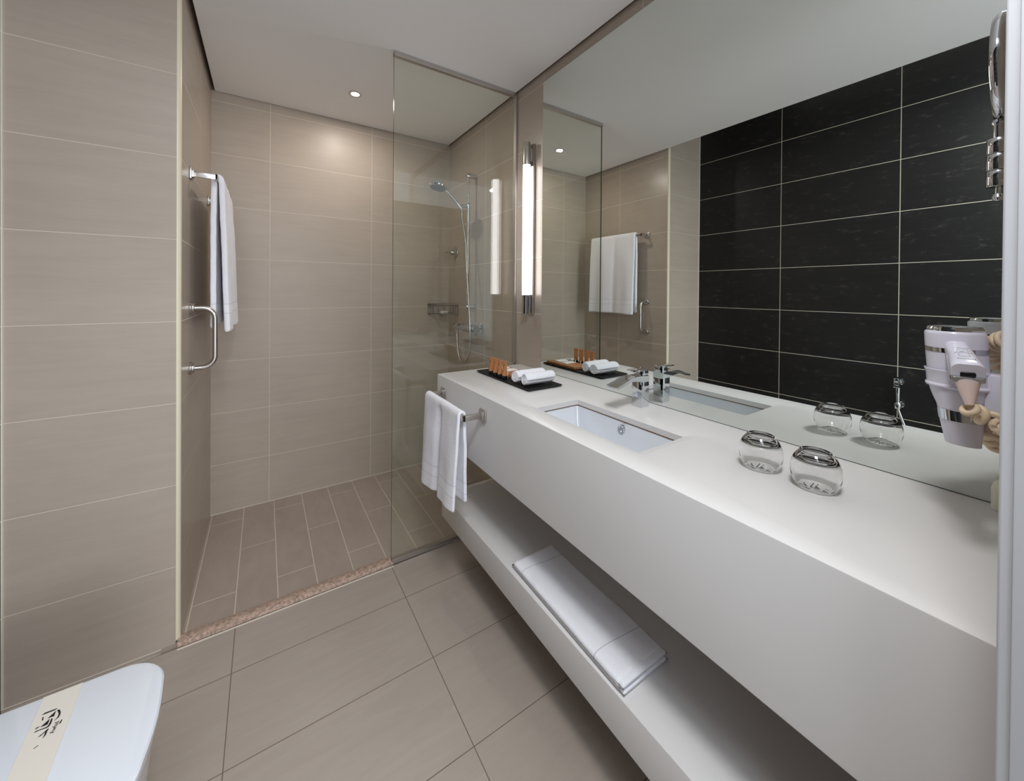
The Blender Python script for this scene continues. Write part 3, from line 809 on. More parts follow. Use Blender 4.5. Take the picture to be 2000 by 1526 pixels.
def matmat():
    m, nt, out = newmat('bath_mat_terry')
    p = N(nt, 'ShaderNodeBsdfPrincipled'); p.inputs['Base Color'].default_value = srgb(246, 245, 250); p.inputs['Roughness'].default_value = 0.95
    tc = N(nt, 'ShaderNodeTexCoord'); n_ = N(nt, 'ShaderNodeTexNoise'); n_.inputs['Scale'].default_value = 380; L(nt, tc.outputs['Object'], n_.inputs['Vector'])
    sp = N(nt, 'ShaderNodeSeparateXYZ'); L(nt, tc.outputs['Object'], sp.inputs[0])
    # stitched seams running across the mat, slightly wavy
    sn = N(nt, 'ShaderNodeMath', operation='SINE'); mu = N(nt, 'ShaderNodeMath', operation='MULTIPLY'); L(nt, sp.outputs[0], mu.inputs[0]); mu.inputs[1].default_value = 22; L(nt, mu.outputs[0], sn.inputs[0])
    wv = N(nt, 'ShaderNodeMath', operation='MULTIPLY_ADD'); L(nt, sn.outputs[0], wv.inputs[0]); wv.inputs[1].default_value = 0.006; L(nt, sp.outputs[1], wv.inputs[2])
    h = n_.outputs['Fac']; seam = None
    for c0 in (0.185, -0.155):
        d = N(nt, 'ShaderNodeMath', operation='SUBTRACT'); L(nt, wv.outputs[0], d.inputs[0]); d.inputs[1].default_value = c0
        ab = N(nt, 'ShaderNodeMath', operation='ABSOLUTE'); L(nt, d.outputs[0], ab.inputs[0])
        lt = N(nt, 'ShaderNodeMath', operation='LESS_THAN'); L(nt, ab.outputs[0], lt.inputs[0]); lt.inputs[1].default_value = 0.0012
        s = N(nt, 'ShaderNodeMath', operation='MULTIPLY_ADD'); L(nt, lt.outputs[0], s.inputs[0]); s.inputs[1].default_value = -2.5; L(nt, h, s.inputs[2]); h = s.outputs[0]
        if seam is None: seam = lt.outputs[0]
        else:
            ad = N(nt, 'ShaderNodeMath', operation='ADD'); L(nt, seam, ad.inputs[0]); L(nt, lt.outputs[0], ad.inputs[1]); seam = ad.outputs[0]
    cm = N(nt, 'ShaderNodeMix', data_type='RGBA'); cm.inputs[6].default_value = srgb(246, 245, 250); cm.inputs[7].default_value = srgb(205, 205, 212); L(nt, seam, cm.inputs[0]); L(nt, cm.outputs[2], p.inputs['Base Color'])
    bb = N(nt, 'ShaderNodeBump'); bb.inputs['Strength'].default_value = 0.6; bb.inputs['Distance'].default_value = 0.0015
    L(nt, h, bb.inputs['Height']); L(nt, bb.outputs[0], p.inputs['Normal']); L(nt, p.outputs[0], out.inputs[0]); return m
o = part('folded_layers', b, matmat(), mt)
for p in o.data.polygons: p.use_smooth = True

# ------------------------------------------------------------------ grab handle
gh = thing('grab_handle', 'curved brushed steel grab handle on the left shower wall', 'grab bar', (XL, 2.0, 1.0))
zh0, zh1, yh = 0.978, 1.227, 2.008
pts = []
R_ = 0.045; out_ = 0.083
for a in range(0, 10): pass
path = [(XL, yh, zh1), (XL+out_-R_, yh, zh1)] + [(XL+out_-R_+R_*math.sin(a), yh, zh1-R_+R_*math.cos(a)) for a in [PI/2*i/10 for i in range(1, 11)]]
path += [(XL+out_, yh, zh1-R_-0.05), (XL+out_, yh, zh0+R_+0.05)]
path += [(XL+out_-R_+R_*math.cos(a), yh, zh0+R_-R_*math.sin(a)) for a in [PI/2*i/10 for i in range(0, 11)]] + [(XL, yh, zh0)]
b = BM(); tube(b, path, 0.0095, 20); part('handle_tube', b, m_steel, gh, smooth=True)
for z in (zh0, zh1):
    b = BM(); lathe(b, [(0, 0), (0.025, 0), (0.0255, 0.002), (0.0255, 0.007), (0.021, 0.009), (0.021, 0.015), (0.019, 0.017), (0.0, 0.017)], 32, (XL, yh, z), 'X'); part('rosette', b, m_steel, gh, smooth=True)

# ------------------------------------------------------------------ tubular wall light
LY = 1.638
li = thing('tube_wall_light', 'vertical lit tube lamp with chrome ends between glass panel and mirror', 'wall lamp', (XM, LY, 1.65))
b = BM(); box(b, XM-0.016, XM, LY-0.024, LY+0.020, 1.187, 2.093, bev=0.002); part('backplate', b, m_steel, li, smooth=True)
b = BM(); lathe(b, [(0, 0), (0.0195, 0), (0.0195, 0.690), (0, 0.690)], 32, (XM-0.042, LY, 1.287)); part('lamp_tube', b, m_tube, li, smooth=True)
b = BM(); lathe(b, [(0, 0), (0.0205, 0), (0.0205, 0.118), (0.0195, 0.12), (0, 0.12)], 32, (XM-0.042, LY, 1.977)); box(b, XM-0.042, XM-0.014, LY-0.01, LY+0.01, 2.0, 2.07); part('end_cap', b, m_steel, li, smooth=True)
b = BM(); lathe(b, [(0, 0), (0.0150, 0), (0.016, 0.001), (0.016, 0.100), (0, 0.100)], 32, (XM-0.042, LY, 1.187)); box(b, XM-0.042, XM-0.014, LY-0.008, LY+0.008, 1.21, 1.27); o = part('end_cap', b, m_dchrome, li, smooth=True); o['label'] = 'slimmer dark end cap'

# ------------------------------------------------------------------ recessed ceiling lights
def downlight(x, y, label):
    t = thing('recessed_downlight', label, 'ceiling light', (x, y, ZC))
    b = BM(); lathe(b, [(0.023, 0.0), (0.034, -0.001), (0.035, -0.002), (0.034, -0.003), (0.025, -0.0025), (0.022, -0.0005), (0.023, 0.0)], 40, (x, y, ZC)); part('trim_ring', b, m_alu, t, smooth=True)
    b = BM(); lathe(b, [(0, -0.0018), (0.0222, -0.0018), (0.0222, -0.0002), (0, -0.0002)], 32, (x, y, ZC)); part('lamp', b, m_lamp, t)
    a_ = area('downlight_beam', (0, 0, -0.006), (0, 0, 0), 0.045, 1.9, (1.0, 0.93, 0.85), shape='DISK', spread=PI); a_.parent = t
    return t
dl = downlight(0.437, 2.318, 'small round recessed ceiling spotlight over the shower, seen in the mirror')

# ------------------------------------------------------------------ shower fittings
SX, SYr = XM-0.062, 2.286
rl = thing('shower_rail_set', 'chrome shower slide rail with hand shower behind the glass panel', 'shower', (XM, SYr, 1.2))
b = BM(); tube(b, [(SX, SYr, 1.200), (SX, SYr, 2.095)], 0.009, 20); part('rail', b, m_chrome, rl, smooth=True)
for z in (1.198, 2.082):
    b = BM(); lathe(b, [(0, 0), (0.016, 0), (0.0165, 0.002), (0.0165, 0.068), (0.014, 0.074), (0, 0.074)], 28, (XM, SYr, z), '-X'); part('rail_bracket', b, m_chrome, rl, smooth=True)
b = BM(); lathe(b, [(0, -0.022), (0.013, -0.022), (0.015, -0.018), (0.015, 0.018), (0.013, 0.022), (0, 0.022)], 24, (SX, SYr, 1.880)); 
tube(b, [(SX, SYr, 1.880), (SX-0.03, SYr, 1.873), (SX-0.055, SYr+0.002, 1.867)], 0.012, 16)
part('slider', b, m_chrome, rl, smooth=True)
b = BM()
hd = Vector((0.940, 2.292, 1.978))       # head centre
h0 = Vector((SX-0.052, SYr, 1.855)); h1 = hd + Vector((0.045, -0.002, -0.012))
hp = catmull([h0, h0+Vector((-0.028, 0, 0.030)), h0.lerp(h1, 0.6)+Vector((0.0, 0, 0.008)), h1], 6)
tube(b, hp, 0.011, 18, rad=[0.013-0.003*i/(len(hp)-1)*math.sin(PI*i/(len(hp)-1))-0.001 for i in range(len(hp))])
part('hand_shower_handle', b, m_chrome, rl, smooth=True)
b = BM(); ax = Vector((-0.20, -0.06, -0.95))
lathe(b, [(0, 0.012), (0.052, 0.012), (0.058, 0.008), (0.060, 0.0), (0.055, -0.010), (0.032, -0.018), (0, -0.022)], 40, hd, ax); hs = part('shower_head', b, m_chrome, rl, smooth=True)
b = BM(); lathe(b, [(0, 0.0135), (0.050, 0.0135), (0.051, 0.0115), (0.0, 0.011)], 40, hd, ax)
hdoff = Vector(rl.location)
o = part('spray_plate', b, pbr('grey_spray_plate', srgb(128, 130, 138), 0.5), hs, smooth=True)

MZ, MX = 1.060, XM-0.078
mx = thing('shower_mixer', 'chrome bar shower mixer low on the wall behind the glass panel', 'mixer', (XM, 2.27, MZ))
b = BM(); lathe(b, [(0, 0), (0.019, 0.0), (0.021, 0.003), (0.021, 0.052), (0.019, 0.055), (0.0205, 0.058), (0.0205, 0.262), (0.0195, 0.265), (0.021, 0.268), (0.021, 0.318), (0.019, 0.322), (0, 0.322)], 28, (MX, 2.118, MZ), 'Y'); part('mixer_body', b, m_chrome, mx, smooth=True)
b = BM(); lathe(b, [(0, 0), (0.025, 0), (0.027, 0.003), (0.027, 0.05), (0.025, 0.053), (0, 0.053)], 12, (MX, 2.116, MZ), 'Y'); 
box(b, MX-0.006, MX+0.006, 2.125, 2.150, MZ-0.045, MZ-0.018, bev=0.002)
part('mixer_knob', b, m_dchrome, mx, smooth=True)
for y in (2.20, 2.35):
    b = BM(); lathe(b, [(0, 0), (0.036, 0), (0.037, 0.002), (0.037, 0.012), (0.033, 0.016), (0.020, 0.018), (0.020, 0.070), (0, 0.070)], 32, (XM, y, MZ), '-X'); part('wall_union', b, m_chrome, mx, smooth=True)
b = BM(); lathe(b, [(0, 0), (0.009, 0), (0.011, 0.004), (0.011, 0.020), (0, 0.020)], 20, (MX, 2.405, MZ-0.040)); part('outlet', b, m_chrome, mx, smooth=True)
b = BM()
hose = catmull([(MX, 2.405, MZ-0.028), (MX, 2.405, MZ-0.06), (MX-0.003, 2.403, 0.99), (MX-0.006, 2.385, 0.90), (MX-0.010, 2.345, 0.845), (MX-0.014, 2.29, 0.825), (MX-0.018, 2.23, 0.845), (MX-0.024, 2.175, 0.90), (MX-0.030, 2.150, 0.99), (MX-0.034, 2.150, 1.08), (MX-0.030, 2.175, 1.22), (MX-0.020, 2.225, 1.42), (MX-0.008, 2.268, 1.62), (SX-0.040, 2.290, 1.78), (SX-0.049, 2.282, 1.845), h0], 14)
tube(b, hose, 0.0068, 12)
hz = thing('shower_hose', 'silver flexible shower hose looping below the mixer behind the glass panel', 'hose', (MX, 2.30, 0.83))
def hosemat():
    m, nt, out = newmat('ribbed_steel_hose'); p = N(nt, 'ShaderNodeBsdfPrincipled'); p.inputs['Base Color'].default_value = (0.62, 0.62, 0.61, 1); p.inputs['Metallic'].default_value = 1; p.inputs['Roughness'].default_value = 0.22
    tc = N(nt, 'ShaderNodeTexCoord'); wv = N(nt, 'ShaderNodeTexWave', bands_direction='Z'); wv.inputs['Scale'].default_value = 70; L(nt, tc.outputs['Object'], wv.inputs['Vector'])
    bb = N(nt, 'ShaderNodeBump'); bb.inputs['Strength'].default_value = 0.4; bb.inputs['Distance'].default_value = 0.001; L(nt, wv.outputs['Fac'], bb.inputs['Height']); L(nt, bb.outputs[0], p.inputs['Normal']); L(nt, p.outputs[0], out.inputs[0]); return m
part('hose_tube', b, hosemat(), hz, smooth=True, ang=80)

# concealed valve knob
vk = thing('shower_valve', 'small round chrome valve with lever on the wall beside the shower rail', 'valve', (XM, 2.608, 1.594))
b = BM(); lathe(b, [(0, 0), (0.040, 0), (0.0415, 0.002), (0.040, 0.007), (0.022, 0.012), (0.018, 0.014), (0.018, 0.040), (0.015, 0.045), (0, 0.045)], 36, (XM, 2.608, 1.594), '-X'); part('rosette', b, m_steel, vk, smooth=True)
b = BM(); tube(b, [(XM-0.032, 2.608, 1.594), (XM-0.05, 2.608, 1.595), (XM-0.078, 2.608, 1.597)], 0.005, 14); lathe(b, [(0, 0), (0.008, 0.002), (0.009, 0.007), (0.006, 0.012), (0, 0.013)], 16, (XM-0.072, 2.608, 1.597), '-X'); part('lever', b, m_steel, vk, smooth=True)

# corner soap basket
bk = thing('soap_basket', 'small wire corner basket in the shower behind the glass panel', 'basket', (XM, YB, 1.16))
zt_, zb_ = 1.203, 1.132
A_ = Vector((XM-0.004, YB-0.175, 0)); B_ = Vector((XM-0.172, YB-0.004, 0)); K_ = Vector((XM-0.004, YB-0.004, 0))
arcp = [K_ + Vector((-0.168*math.sin(t)*(1), -0.171*math.cos(t), 0)) for t in [PI/2*i/24 for i in range(25)]]
# flattened front so that it reads as a quadrant shelf
fr = [p.lerp(A_.lerp(B_, i/24), 0.35) for i, p in enumerate(arcp)]
b = BM()
for z, r in ((zt_, 0.0042), (zt_-0.012, 0.0028), (zb_, 0.003)):
    tube(b, [p+Vector((0, 0, z)) for p in fr], r, 8)
    tube(b, [A_+Vector((0, 0, z)), K_+Vector((0, 0, z))], r, 8); tube(b, [K_+Vector((0, 0, z)), B_+Vector((0, 0, z))], r, 8)
part('rim', b, m_wire, bk, smooth=True)
def wire(name, a_, c_):
    bw = BM(); tube(bw, [a_, c_], 0.0022, 6); part(name, bw, m_wire, bk, smooth=True)
ups = [fr[i] for i in range(0, 25, 3)] + [A_.lerp(K_, i/4) for i in range(1, 4)] + [B_.lerp(K_, i/4) for i in range(1, 4)]
for p in ups: wire('upright_wire', p+Vector((0, 0, zb_)), p+Vector((0, 0, zt_)))
for i in (3, 6, 9, 12): wire('floor_wire', fr[i]+Vector((0, 0, zb_)), Vector((XM-0.004, fr[i].y, zb_)))
so = thing('soap_bar', 'small white soap bar in the corner wire basket', 'soap', (XM-0.075, YB-0.075, zb_+0.0025))
b = BM()
loft(b, [[(XM-0.075+x*s, YB-0.075+y*s, zb_+0.0025+z) for x, y in rrect(0.062, 0.045, 0.016, 5)] for s, z in ((0.8, 0), (0.97, 0.004), (1, 0.009), (0.97, 0.014), (0.75, 0.018))])
part('soap_body', b, m_paper, so, smooth=True)

# ------------------------------------------------------------------ bidet spray on the black wall
BY = 0.600
bs = thing('bidet_spray', 'chrome bidet spray with hose on the black tiled wall, seen in the mirror', 'bidet spray', (XK, BY, 0.66))
b = BM(); lathe(b, [(0, 0), (0.020, 0), (0.021, 0.002), (0.020, 0.006), (0.010, 0.009), (0.010, 0.030), (0, 0.030)], 24, (XK, BY+0.002, 0.800), 'X'); part('holder', b, m_chrome, bs, smooth=True)
b = BM(); lathe(b, [(0, 0), (0.020, 0), (0.021, 0.002), (0.020, 0.006), (0.010, 0.009), (0.010, 0.034), (0, 0.034)], 24, (XK, BY, 0.668), 'X')
lathe(b, [(0, -0.018), (0.014, -0.018), (0.016, -0.010), (0.016, 0.012), (0.011, 0.018), (0, 0.018)], 20, (XK+0.040, BY, 0.668)); part('water_outlet', b, m_chrome, bs, smooth=True)
b = BM()
sp_ = catmull([(XK+0.040, BY, 0.684), (XK+0.042, BY, 0.74), (XK+0.042, BY, 0.79), (XK+0.050, BY, 0.818), (XK+0.070, BY, 0.822)], 6)
tube(b, sp_, 0.010, 16, rad=[0.008+0.005*i/(len(sp_)-1) for i in range(len(sp_))])
box(b, XK+0.058, XK+0.084, BY-0.012, BY+0.012, 0.772, 0.828, bev=0.005); part('spray_head', b, m_chrome, bs, smooth=True)
b = BM(); tube(b, catmull([(XK+0.040, BY, 0.652), (XK+0.036, BY-0.02, 0.58), (XK+0.03, BY-0.05, 0.48), (XK+0.03, BY-0.04, 0.36), (XK+0.02, BY-0.0, 0.25), (XK+0.0, BY+0.02, 0.22)], 10), 0.0065, 12); part('spray_hose', b, hosemat(), bs, smooth=True)

# ------------------------------------------------------------------ toilet
TCY = 1.041
to = thing('toilet', 'white wall-hung toilet with closed lid at lower left', 'toilet', (XK, TCY, 0.0))
def D(xf_, hw, z, r=0.09, back=XK+0.03, k_=10):
    """squared-off lid outline: straight sides, rounded front corners"""
    pts = [(back, TCY-hw)]
    x1 = xf_
    for i in range(k_+1):
        a = -PI/2+PI/2*i/k_; pts.append((x1-r+r*math.cos(a), TCY-hw+r+r*math.sin(a)))
    for i in range(1, 6):
        t = i/6; pts.append((x1+0.006*math.sin(PI*t), TCY-hw+r+(2*hw-2*r)*t))
    for i in range(k_+1):
        a = PI/2*i/k_; pts.append((x1-r+r*math.cos(a), TCY+hw-r+r*math.sin(a)))
    pts.append((back, TCY+hw))
    return [(x, y, z) for x, y in pts]
LZ = 0.425
b = BM(); loft(b, [D(-0.194, 0.172, LZ-0.020, 0.085, XK+0.06), D(-0.189, 0.175, LZ-0.014, 0.088, XK+0.06), D(-0.189, 0.175, LZ-0.005, 0.088, XK+0.06), D(-0.192, 0.172, LZ-0.0015, 0.086, XK+0.062), D(-0.200, 0.164, LZ, 0.080, XK+0.066)]); part('lid', b, m_ceram, to, smooth=True)
b = BM(); loft(b, [D(-0.198, 0.168, LZ-0.040, 0.085, XK+0.05), D(-0.194, 0.171, LZ-0.036, 0.086, XK+0.05), D(-0.194, 0.171, LZ-0.0225, 0.086, XK+0.05)]); part('seat', b, m_ceram, to, smooth=True)
b = BM(); loft(b, [D(-0.30, 0.120, 0.07, 0.10, XK), D(-0.245, 0.140, 0.12, 0.10, XK), D(-0.215, 0.160, 0.22, 0.10, XK), D(-0.205, 0.168, 0.32, 0.09, XK), D(-0.200, 0.170, LZ-0.044, 0.088, XK)]); part('bowl', b, m_ceram, to, smooth=True, ang=50)
b = BM(); box(b, XK+0.010, XK+0.055, TCY-0.10, TCY+0.10, LZ-0.040, LZ-0.008, bev=0.004); part('hinge_block', b, m_ceram, to, smooth=True)
bd = thing('hygiene_band', 'cream paper band printed with logo, wrapped across the toilet lid', 'paper band', (-0.37, TCY, LZ))
b = BM()
x0b, x1b = -0.3955, -0.3375
sec = [(TCY-0.1765, LZ-0.018), (TCY-0.1765, LZ-0.004), (TCY-0.170, LZ+0.0008), (TCY, LZ+0.0008), (TCY+0.170, LZ+0.0008), (TCY+0.1765, LZ-0.004), (TCY+0.1765, LZ-0.018)]
r1 = [[b.verts.new((x-(y-1.2068)*0.063, y, z)) for y, z in sec] for x in (x0b, x1b)]
for i in range(len(sec)-1): b.faces.new((r1[0][i], r1[1][i], r1[1][i+1], r1[0][i+1]))
o = strip = part('paper_strip', b, m_band, bd); sm = o.modifiers.new('thick', 'SOLIDIFY'); sm.thickness = 0.0004; sm.offset = 1
b = logo_bm(0.052, 0.0); xf(b, Matrix.Translation((-0.3659, 1.1352, LZ+0.0013)) @ Matrix.Rotation(PI/2, 4, 'Z')); part('printed_logo', b, m_ink, strip)
b = BM(); box(b, -0.003, 0.003, -0.0007, 0.0007, 0, 0.0002); xf(b, Matrix.Translation((-0.3655, 1.0874, LZ+0.0013)) @ Matrix.Rotation(0.6, 4, 'Z')); part('printed_tick', b, m_ink, strip)

# ------------------------------------------------------------------ hair dryer
DX, DY = 0.995, 0.1285
hd_ = thing('hair_dryer', 'white hair dryer with chrome bands hanging nozzle down in its wall holder', 'hair dryer', (DX, DY, 1.044))
zb0 = 1.044
b = BM()
lathe(b, [(0, 1.2445), (0.0325, 1.2445), (0.0345, 1.2425), (0.0352, 1.239), (0.0355, 1.215), (0.0352, 1.185), (0.0345, 1.155), (0.0335, 1.143), (0.0305, 1.130), (0.0268, 1.118), (0.0262, 1.112)], 56, (DX, DY, 0)); part('barrel', b, m_plastic, hd_, smooth=True)
b = BM(); lathe(b, [(0.0325, 1.2445), (0.0330, 1.2475), (0.0315, 1.2515), (0.0295, 1.2520), (0.0285, 1.2500)], 56, (DX, DY, 0)); part('intake_ring', b, m_chrome, hd_, smooth=True)
def perf():
    m, nt, out = newmat('perforated_grille'); p = N(nt, 'ShaderNodeBsdfPrincipled'); p.inputs['Metallic'].default_value = 0.8; p.inputs['Roughness'].default_value = 0.3
    tc = N(nt, 'ShaderNodeTexCoord'); v = N(nt, 'ShaderNodeTexVoronoi'); v.inputs['Scale'].default_value = 420; v.inputs['Randomness'].default_value = 0.15; L(nt, tc.outputs['Object'], v.inputs['Vector'])
    r = N(nt, 'ShaderNodeValToRGB'); r.color_ramp.elements[0].position = 0.35; r.color_ramp.elements[0].color = (0.02, 0.02, 0.02, 1); r.color_ramp.elements[1].position = 0.45; r.color_ramp.elements[1].color = (0.6, 0.62, 0.63, 1)
    L(nt, v.outputs['Distance'], r.inputs[0]); L(nt, r.outputs[0], p.inputs['Base Color']); L(nt, p.outputs[0], out.inputs[0]); return m
b = BM(); lathe(b, [(0, 1.2535), (0.015, 1.2530), (0.025, 1.2515), (0.0292, 1.2498), (0.0292, 1.2480), (0, 1.2480)], 48, (DX, DY, 0)); part('intake_grille', b, perf(), hd_, smooth=True)
b = BM(); lathe(b, [(0.0354, 1.2085), (0.0360, 1.2085), (0.0362, 1.2160), (0.0354, 1.2165)], 56, (DX, DY, 0)); part('band', b, m_chrome, hd_, smooth=True)
b = BM(); lathe(b, [(0.0264, 1.1125), (0.0268, 1.1120), (0.0262, 1.0945), (0.0250, 1.0940), (0.0240, 1.0950)], 56, (DX, DY, 0)); o = part('band', b, m_chrome, hd_, smooth=True); o['label'] = 'lower chrome band'
b = BM()
loops = []
for z, rx, ry in ((1.096, 0.0250, 0.0250), (1.082, 0.0225, 0.0235), (1.066, 0.0190, 0.0215), (1.053, 0.0150, 0.0200)):
    loops.append([(DX+rx*math.cos(a), DY+ry*math.sin(a), z) for a in [2*PI*i/48 for i in range(48)]])
loops += [[(DX+rx*math.cos(a), DY+ry*math.sin(a), z) for a in [2*PI*i/48 for i in range(48)]] for z, rx, ry in ((1.053, 0.0132, 0.0182), (1.090, 0.020, 0.021))]
loft(b, loops, cap0=False); part('nozzle', b, m_plastic, hd_, smooth=True)
# handle leaning out towards the viewer
P0 = Vector((DX-0.012, DY-0.002, 1.222)); P1 = Vector((0.868, 0.098, 1.1935))
dirh = (P1-P0).normalized(); sideh = dirh.cross(Vector((0, 0, 1))).normalized(); uph = sideh.cross(dirh).normalized()
def sect(t, w_, h_, r=0.35, off=0.0):
    c = P0.lerp(P1, t) + uph*off
    return [c + sideh*px + uph*py for px, py in rrect(w_, h_, min(w_, h_)*r, 5)]
b = BM(); loft(b, [sect(0.0, 0.026, 0.026), sect(0.25, 0.026, 0.025), sect(0.5, 0.0285, 0.027, 0.3, -0.001), sect(0.85, 0.0335, 0.032, 0.28, -0.0035), sect(0.97, 0.0340, 0.0325, 0.28, -0.004), sect(1.0, 0.0325, 0.030, 0.28, -0.004)]); hnd = part('handle', b, m_plastic, hd_, smooth=True)
b = BM()
loft(b, [sect(0.985, 0.0338, 0.0080, 0.3, -0.0105), sect(1.03, 0.0332, 0.0080, 0.3, -0.0108), sect(1.05, 0.0320, 0.006, 0.3, -0.0108)]); part('handle_end', b, m_chrome, hnd, smooth=True)
b = BM()
loft(b, [sect(1.001, 0.0155, 0.0070, 0.45, -0.004), sect(1.012, 0.0150, 0.0062, 0.45, -0.0045)]); part('switch_slot', b, m_blackcap, hnd, smooth=True)
b = BM()
def on_handle(t0, t1, s0, s1, h=0.0124):
    pts = [(t0, s0), (t1, s0), (t1, s1), (t0, s1)]
    lo_ = [b.verts.new(P0.lerp(P1, t)+sideh*s+uph*(h-0.0006)) for t, s in pts]; hi_ = [b.verts.new(P0.lerp(P1, t)+sideh*s+uph*h) for t, s in pts]
    b.faces.new(hi_)
    for i in range(4): j = (i+1) % 4; b.faces.new((lo_[i], lo_[j], hi_[j], hi_[i]))
HH = 0.0127
on_handle(0.44, 0.448, -0.008, 0.006, HH)
for t0, t1, s0, s1 in ((0.50, 0.60, -0.006, -0.0055), (0.50, 0.60, 0.0055, 0.006), (0.50, 0.504, -0.006, -0.001), (0.50, 0.504, 0.002, 0.006), (0.60, 0.606, -0.004, -0.001), (0.60, 0.606, 0.0, 0.004), (0.58, 0.592, -0.002, 0.002),
                       (0.625, 0.63, -0.009, -0.003), (0.625, 0.63, 0.003, 0.009), (0.65, 0.75, -0.0055, -0.005), (0.65, 0.75, 0.005, 0.0055), (0.75, 0.755, -0.0055, 0.0055)):
    on_handle(t0, t1, s0, s1, HH)
for i in range(9):
    on_handle(0.825+0.004*(i % 2), 0.845, -0.0095+0.0021*i, -0.0081+0.0021*i, HH)
bmesh.ops.recalc_face_normals(b, faces=b.faces)
part('printed_symbols', b, m_grey, hnd)
# strain relief cone
c0 = P1 + dirh*0.000 - uph*0.018; c1 = c0 + Vector((-0.012, -0.004, -0.030))
b = BM(); tube(b, [c0, c0.lerp(c1, 0.5), c1], 0.01, 20, rad=[0.0125, 0.0085, 0.0045]); o = part('strain_relief', b, m_relief, hd_, smooth=True)
# coiled cord
def helix(path, r, turns, tr_, n=10):
    P = catmull(path, 24); pts = []; t0 = (P[1]-P[0]).normalized(); nn = t0.orthogonal().normalized()
    K = len(P); steps = int(turns*18)
    for i in range(steps+1):
        s = i/steps*(K-1); a = int(min(s, K-2)); p = P[a].lerp(P[a+1], s-a); t = (P[a+1]-P[a]).normalized()
        nn = (nn-t*nn.dot(t)).normalized(); bb = t.cross(nn); an = 2*PI*turns*i/steps
        e = min(1, i/12, (steps-i)/12)
        pts.append(p + (nn*math.cos(an)+bb*math.sin(an))*r*e)
    bm = BM(); tube(bm, pts, tr_, n); return bm
cd = thing('coiled_cord', 'cream coiled cable looping from the hair dryer handle by the door frame', 'cable', (0.93, 0.07, 1.05))
b = helix([c1, c1+Vector((0.014, -0.004, -0.012)), (0.905, 0.073, 1.118), (0.955, 0.068, 1.100), (1.00, 0.075, 1.085)], 0.0095, 5, 0.0042)
part('cord_coil', b, m_cord, cd, smooth=True, ang=80)
b = helix([(1.00, 0.075, 1.085), (1.05, 0.096, 1.075), (1.085, 0.088, 1.045), (1.12, 0.080, 1.050), (1.14, 0.080, 1.11), (1.12, 0.088, 1.16), (1.075, 0.098, 1.20), (1.04, 0.084, 1.225), (1.02, 0.070, 1.235)], 0.0130, 23, 0.0042)
part('cord_coil', b, m_cord, cd, smooth=True, ang=80)
# wall holder of the dryer
ho = thing('dryer_holder', 'white plastic hair dryer wall holder with two flanged rings', 'holder', (DX, Y0, 1.15))
b = BM(); lathe(b, [(0.0362, 1.1765), (0.0372, 1.1790), (0.0385, 1.1785), (0.0380, 1.1755), (0.0368, 1.1735), (0.0366, 1.1560), (0.0380, 1.1545), (0.0386, 1.1520), (0.0375, 1.1495), (0.0360, 1.1490), (0.0358, 1.1765)], 56, (DX, DY, 0)); part('ring', b, m_plastic, ho, smooth=True)
b = BM(); box(b, DX-0.016, DX+0.016, Y0+0.010, DY-0.034, 1.110, 1.178, bev=0.004); part('neck', b, m_plastic, ho, smooth=True)
b = BM(); box(b, DX-0.035, DX+0.050, Y0, Y0+0.012, 1.09, 1.25, bev=0.004); part('wall_plate', b, m_plastic, ho, smooth=True)

# the dryer hangs slightly askew: nozzle towards the door
for root_ in (hd_, ho):
    for ch in root_.children:
        if ch.name.startswith(('barrel', 'intake', 'band', 'nozzle', 'ring')):
            for v_ in ch.data.vertices: v_.co.y -= (1.25 - (v_.co.z + root_.location.z))*0.06
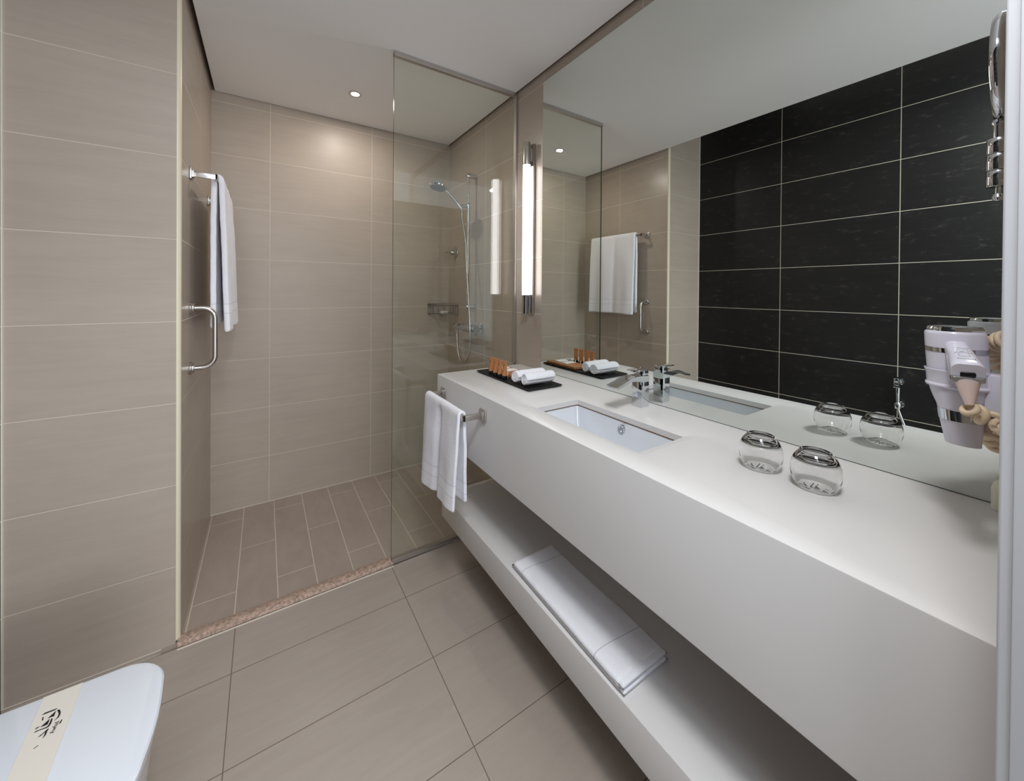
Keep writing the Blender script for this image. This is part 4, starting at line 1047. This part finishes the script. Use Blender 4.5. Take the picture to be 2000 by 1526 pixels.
# ------------------------------------------------------------------ magnifying mirror
mm = thing('magnifying_mirror', 'round chrome magnifying mirror on a swivel arm at the right edge', 'magnifying mirror', (1.0, Y0, 1.46))
MC = Vector((1.03, 0.0835, 1.678)); RM = 0.090
b = BM(); lathe(b, [(RM-0.010, -0.006), (RM-0.004, -0.008), (RM, -0.004), (RM+0.001, 0.0), (RM, 0.004), (RM-0.004, 0.0075), (RM-0.010, 0.006), (RM-0.010, -0.006)], 64, MC, 'Y'); part('chrome_rim', b, m_chrome, mm, smooth=True)
b = BM(); lathe(b, [(0, -0.004), (RM-0.009, -0.005), (RM-0.009, 0.0045), (0, 0.0035)], 64, MC, 'Y'); part('mirror_disc', b, m_mirror, mm, smooth=True)
b = BM(); tube(b, [(1.0, 0.085, 1.585), (1.0, 0.085, 1.56)], 0.006, 16); lathe(b, [(0, 0), (0.007, 0.002), (0.008, 0.006), (0.006, 0.011), (0, 0.012)], 20, (1.0, 0.085, 1.580)); part('neck', b, m_chrome, mm, smooth=True)
for z0_, z1_ in ((1.5355, 1.560), (1.5085, 1.5345), (1.4820, 1.5075)):
    b = BM(); lathe(b, [(0, z0_), (0.0118, z0_), (0.0125, z0_+0.001), (0.0125, z1_-0.001), (0.0118, z1_), (0, z1_)], 32, (1.0, 0.085, 0)); part('swivel_joint', b, m_chrome, mm, smooth=True)
b = BM(); tube(b, [(1.0, 0.085, 1.483), (1.0, 0.085, 1.470)], 0.003, 12); lathe(b, [(0, -0.007), (0.005, -0.005), (0.007, 0), (0.005, 0.005), (0, 0.007)], 20, (1.0, 0.085, 1.465)); part('finial', b, m_chrome, mm, smooth=True)
b = BM(); lathe(b, [(0, 0), (0.03, 0), (0.031, 0.003), (0.026, 0.008), (0.009, 0.010), (0.009, 0.030), (0, 0.030)], 32, (1.0, Y0, 1.521), 'Y'); part('wall_base', b, m_chrome, mm, smooth=True)

# small cream stopper at the foot of the mirror, mostly behind the jamb
cs = thing('cream_dispenser', 'small cream rounded plastic piece standing at the mirror foot by the door frame', 'dispenser', (1.185, 0.088, ZT))
b = BM(); lathe(b, [(0, 0), (0.016, 0), (0.0175, 0.002), (0.0175, 0.040), (0.014, 0.052), (0.008, 0.058), (0, 0.060)], 32, (1.185, 0.086, ZT)); part('dispenser_body', b, m_cream, cs, smooth=True)
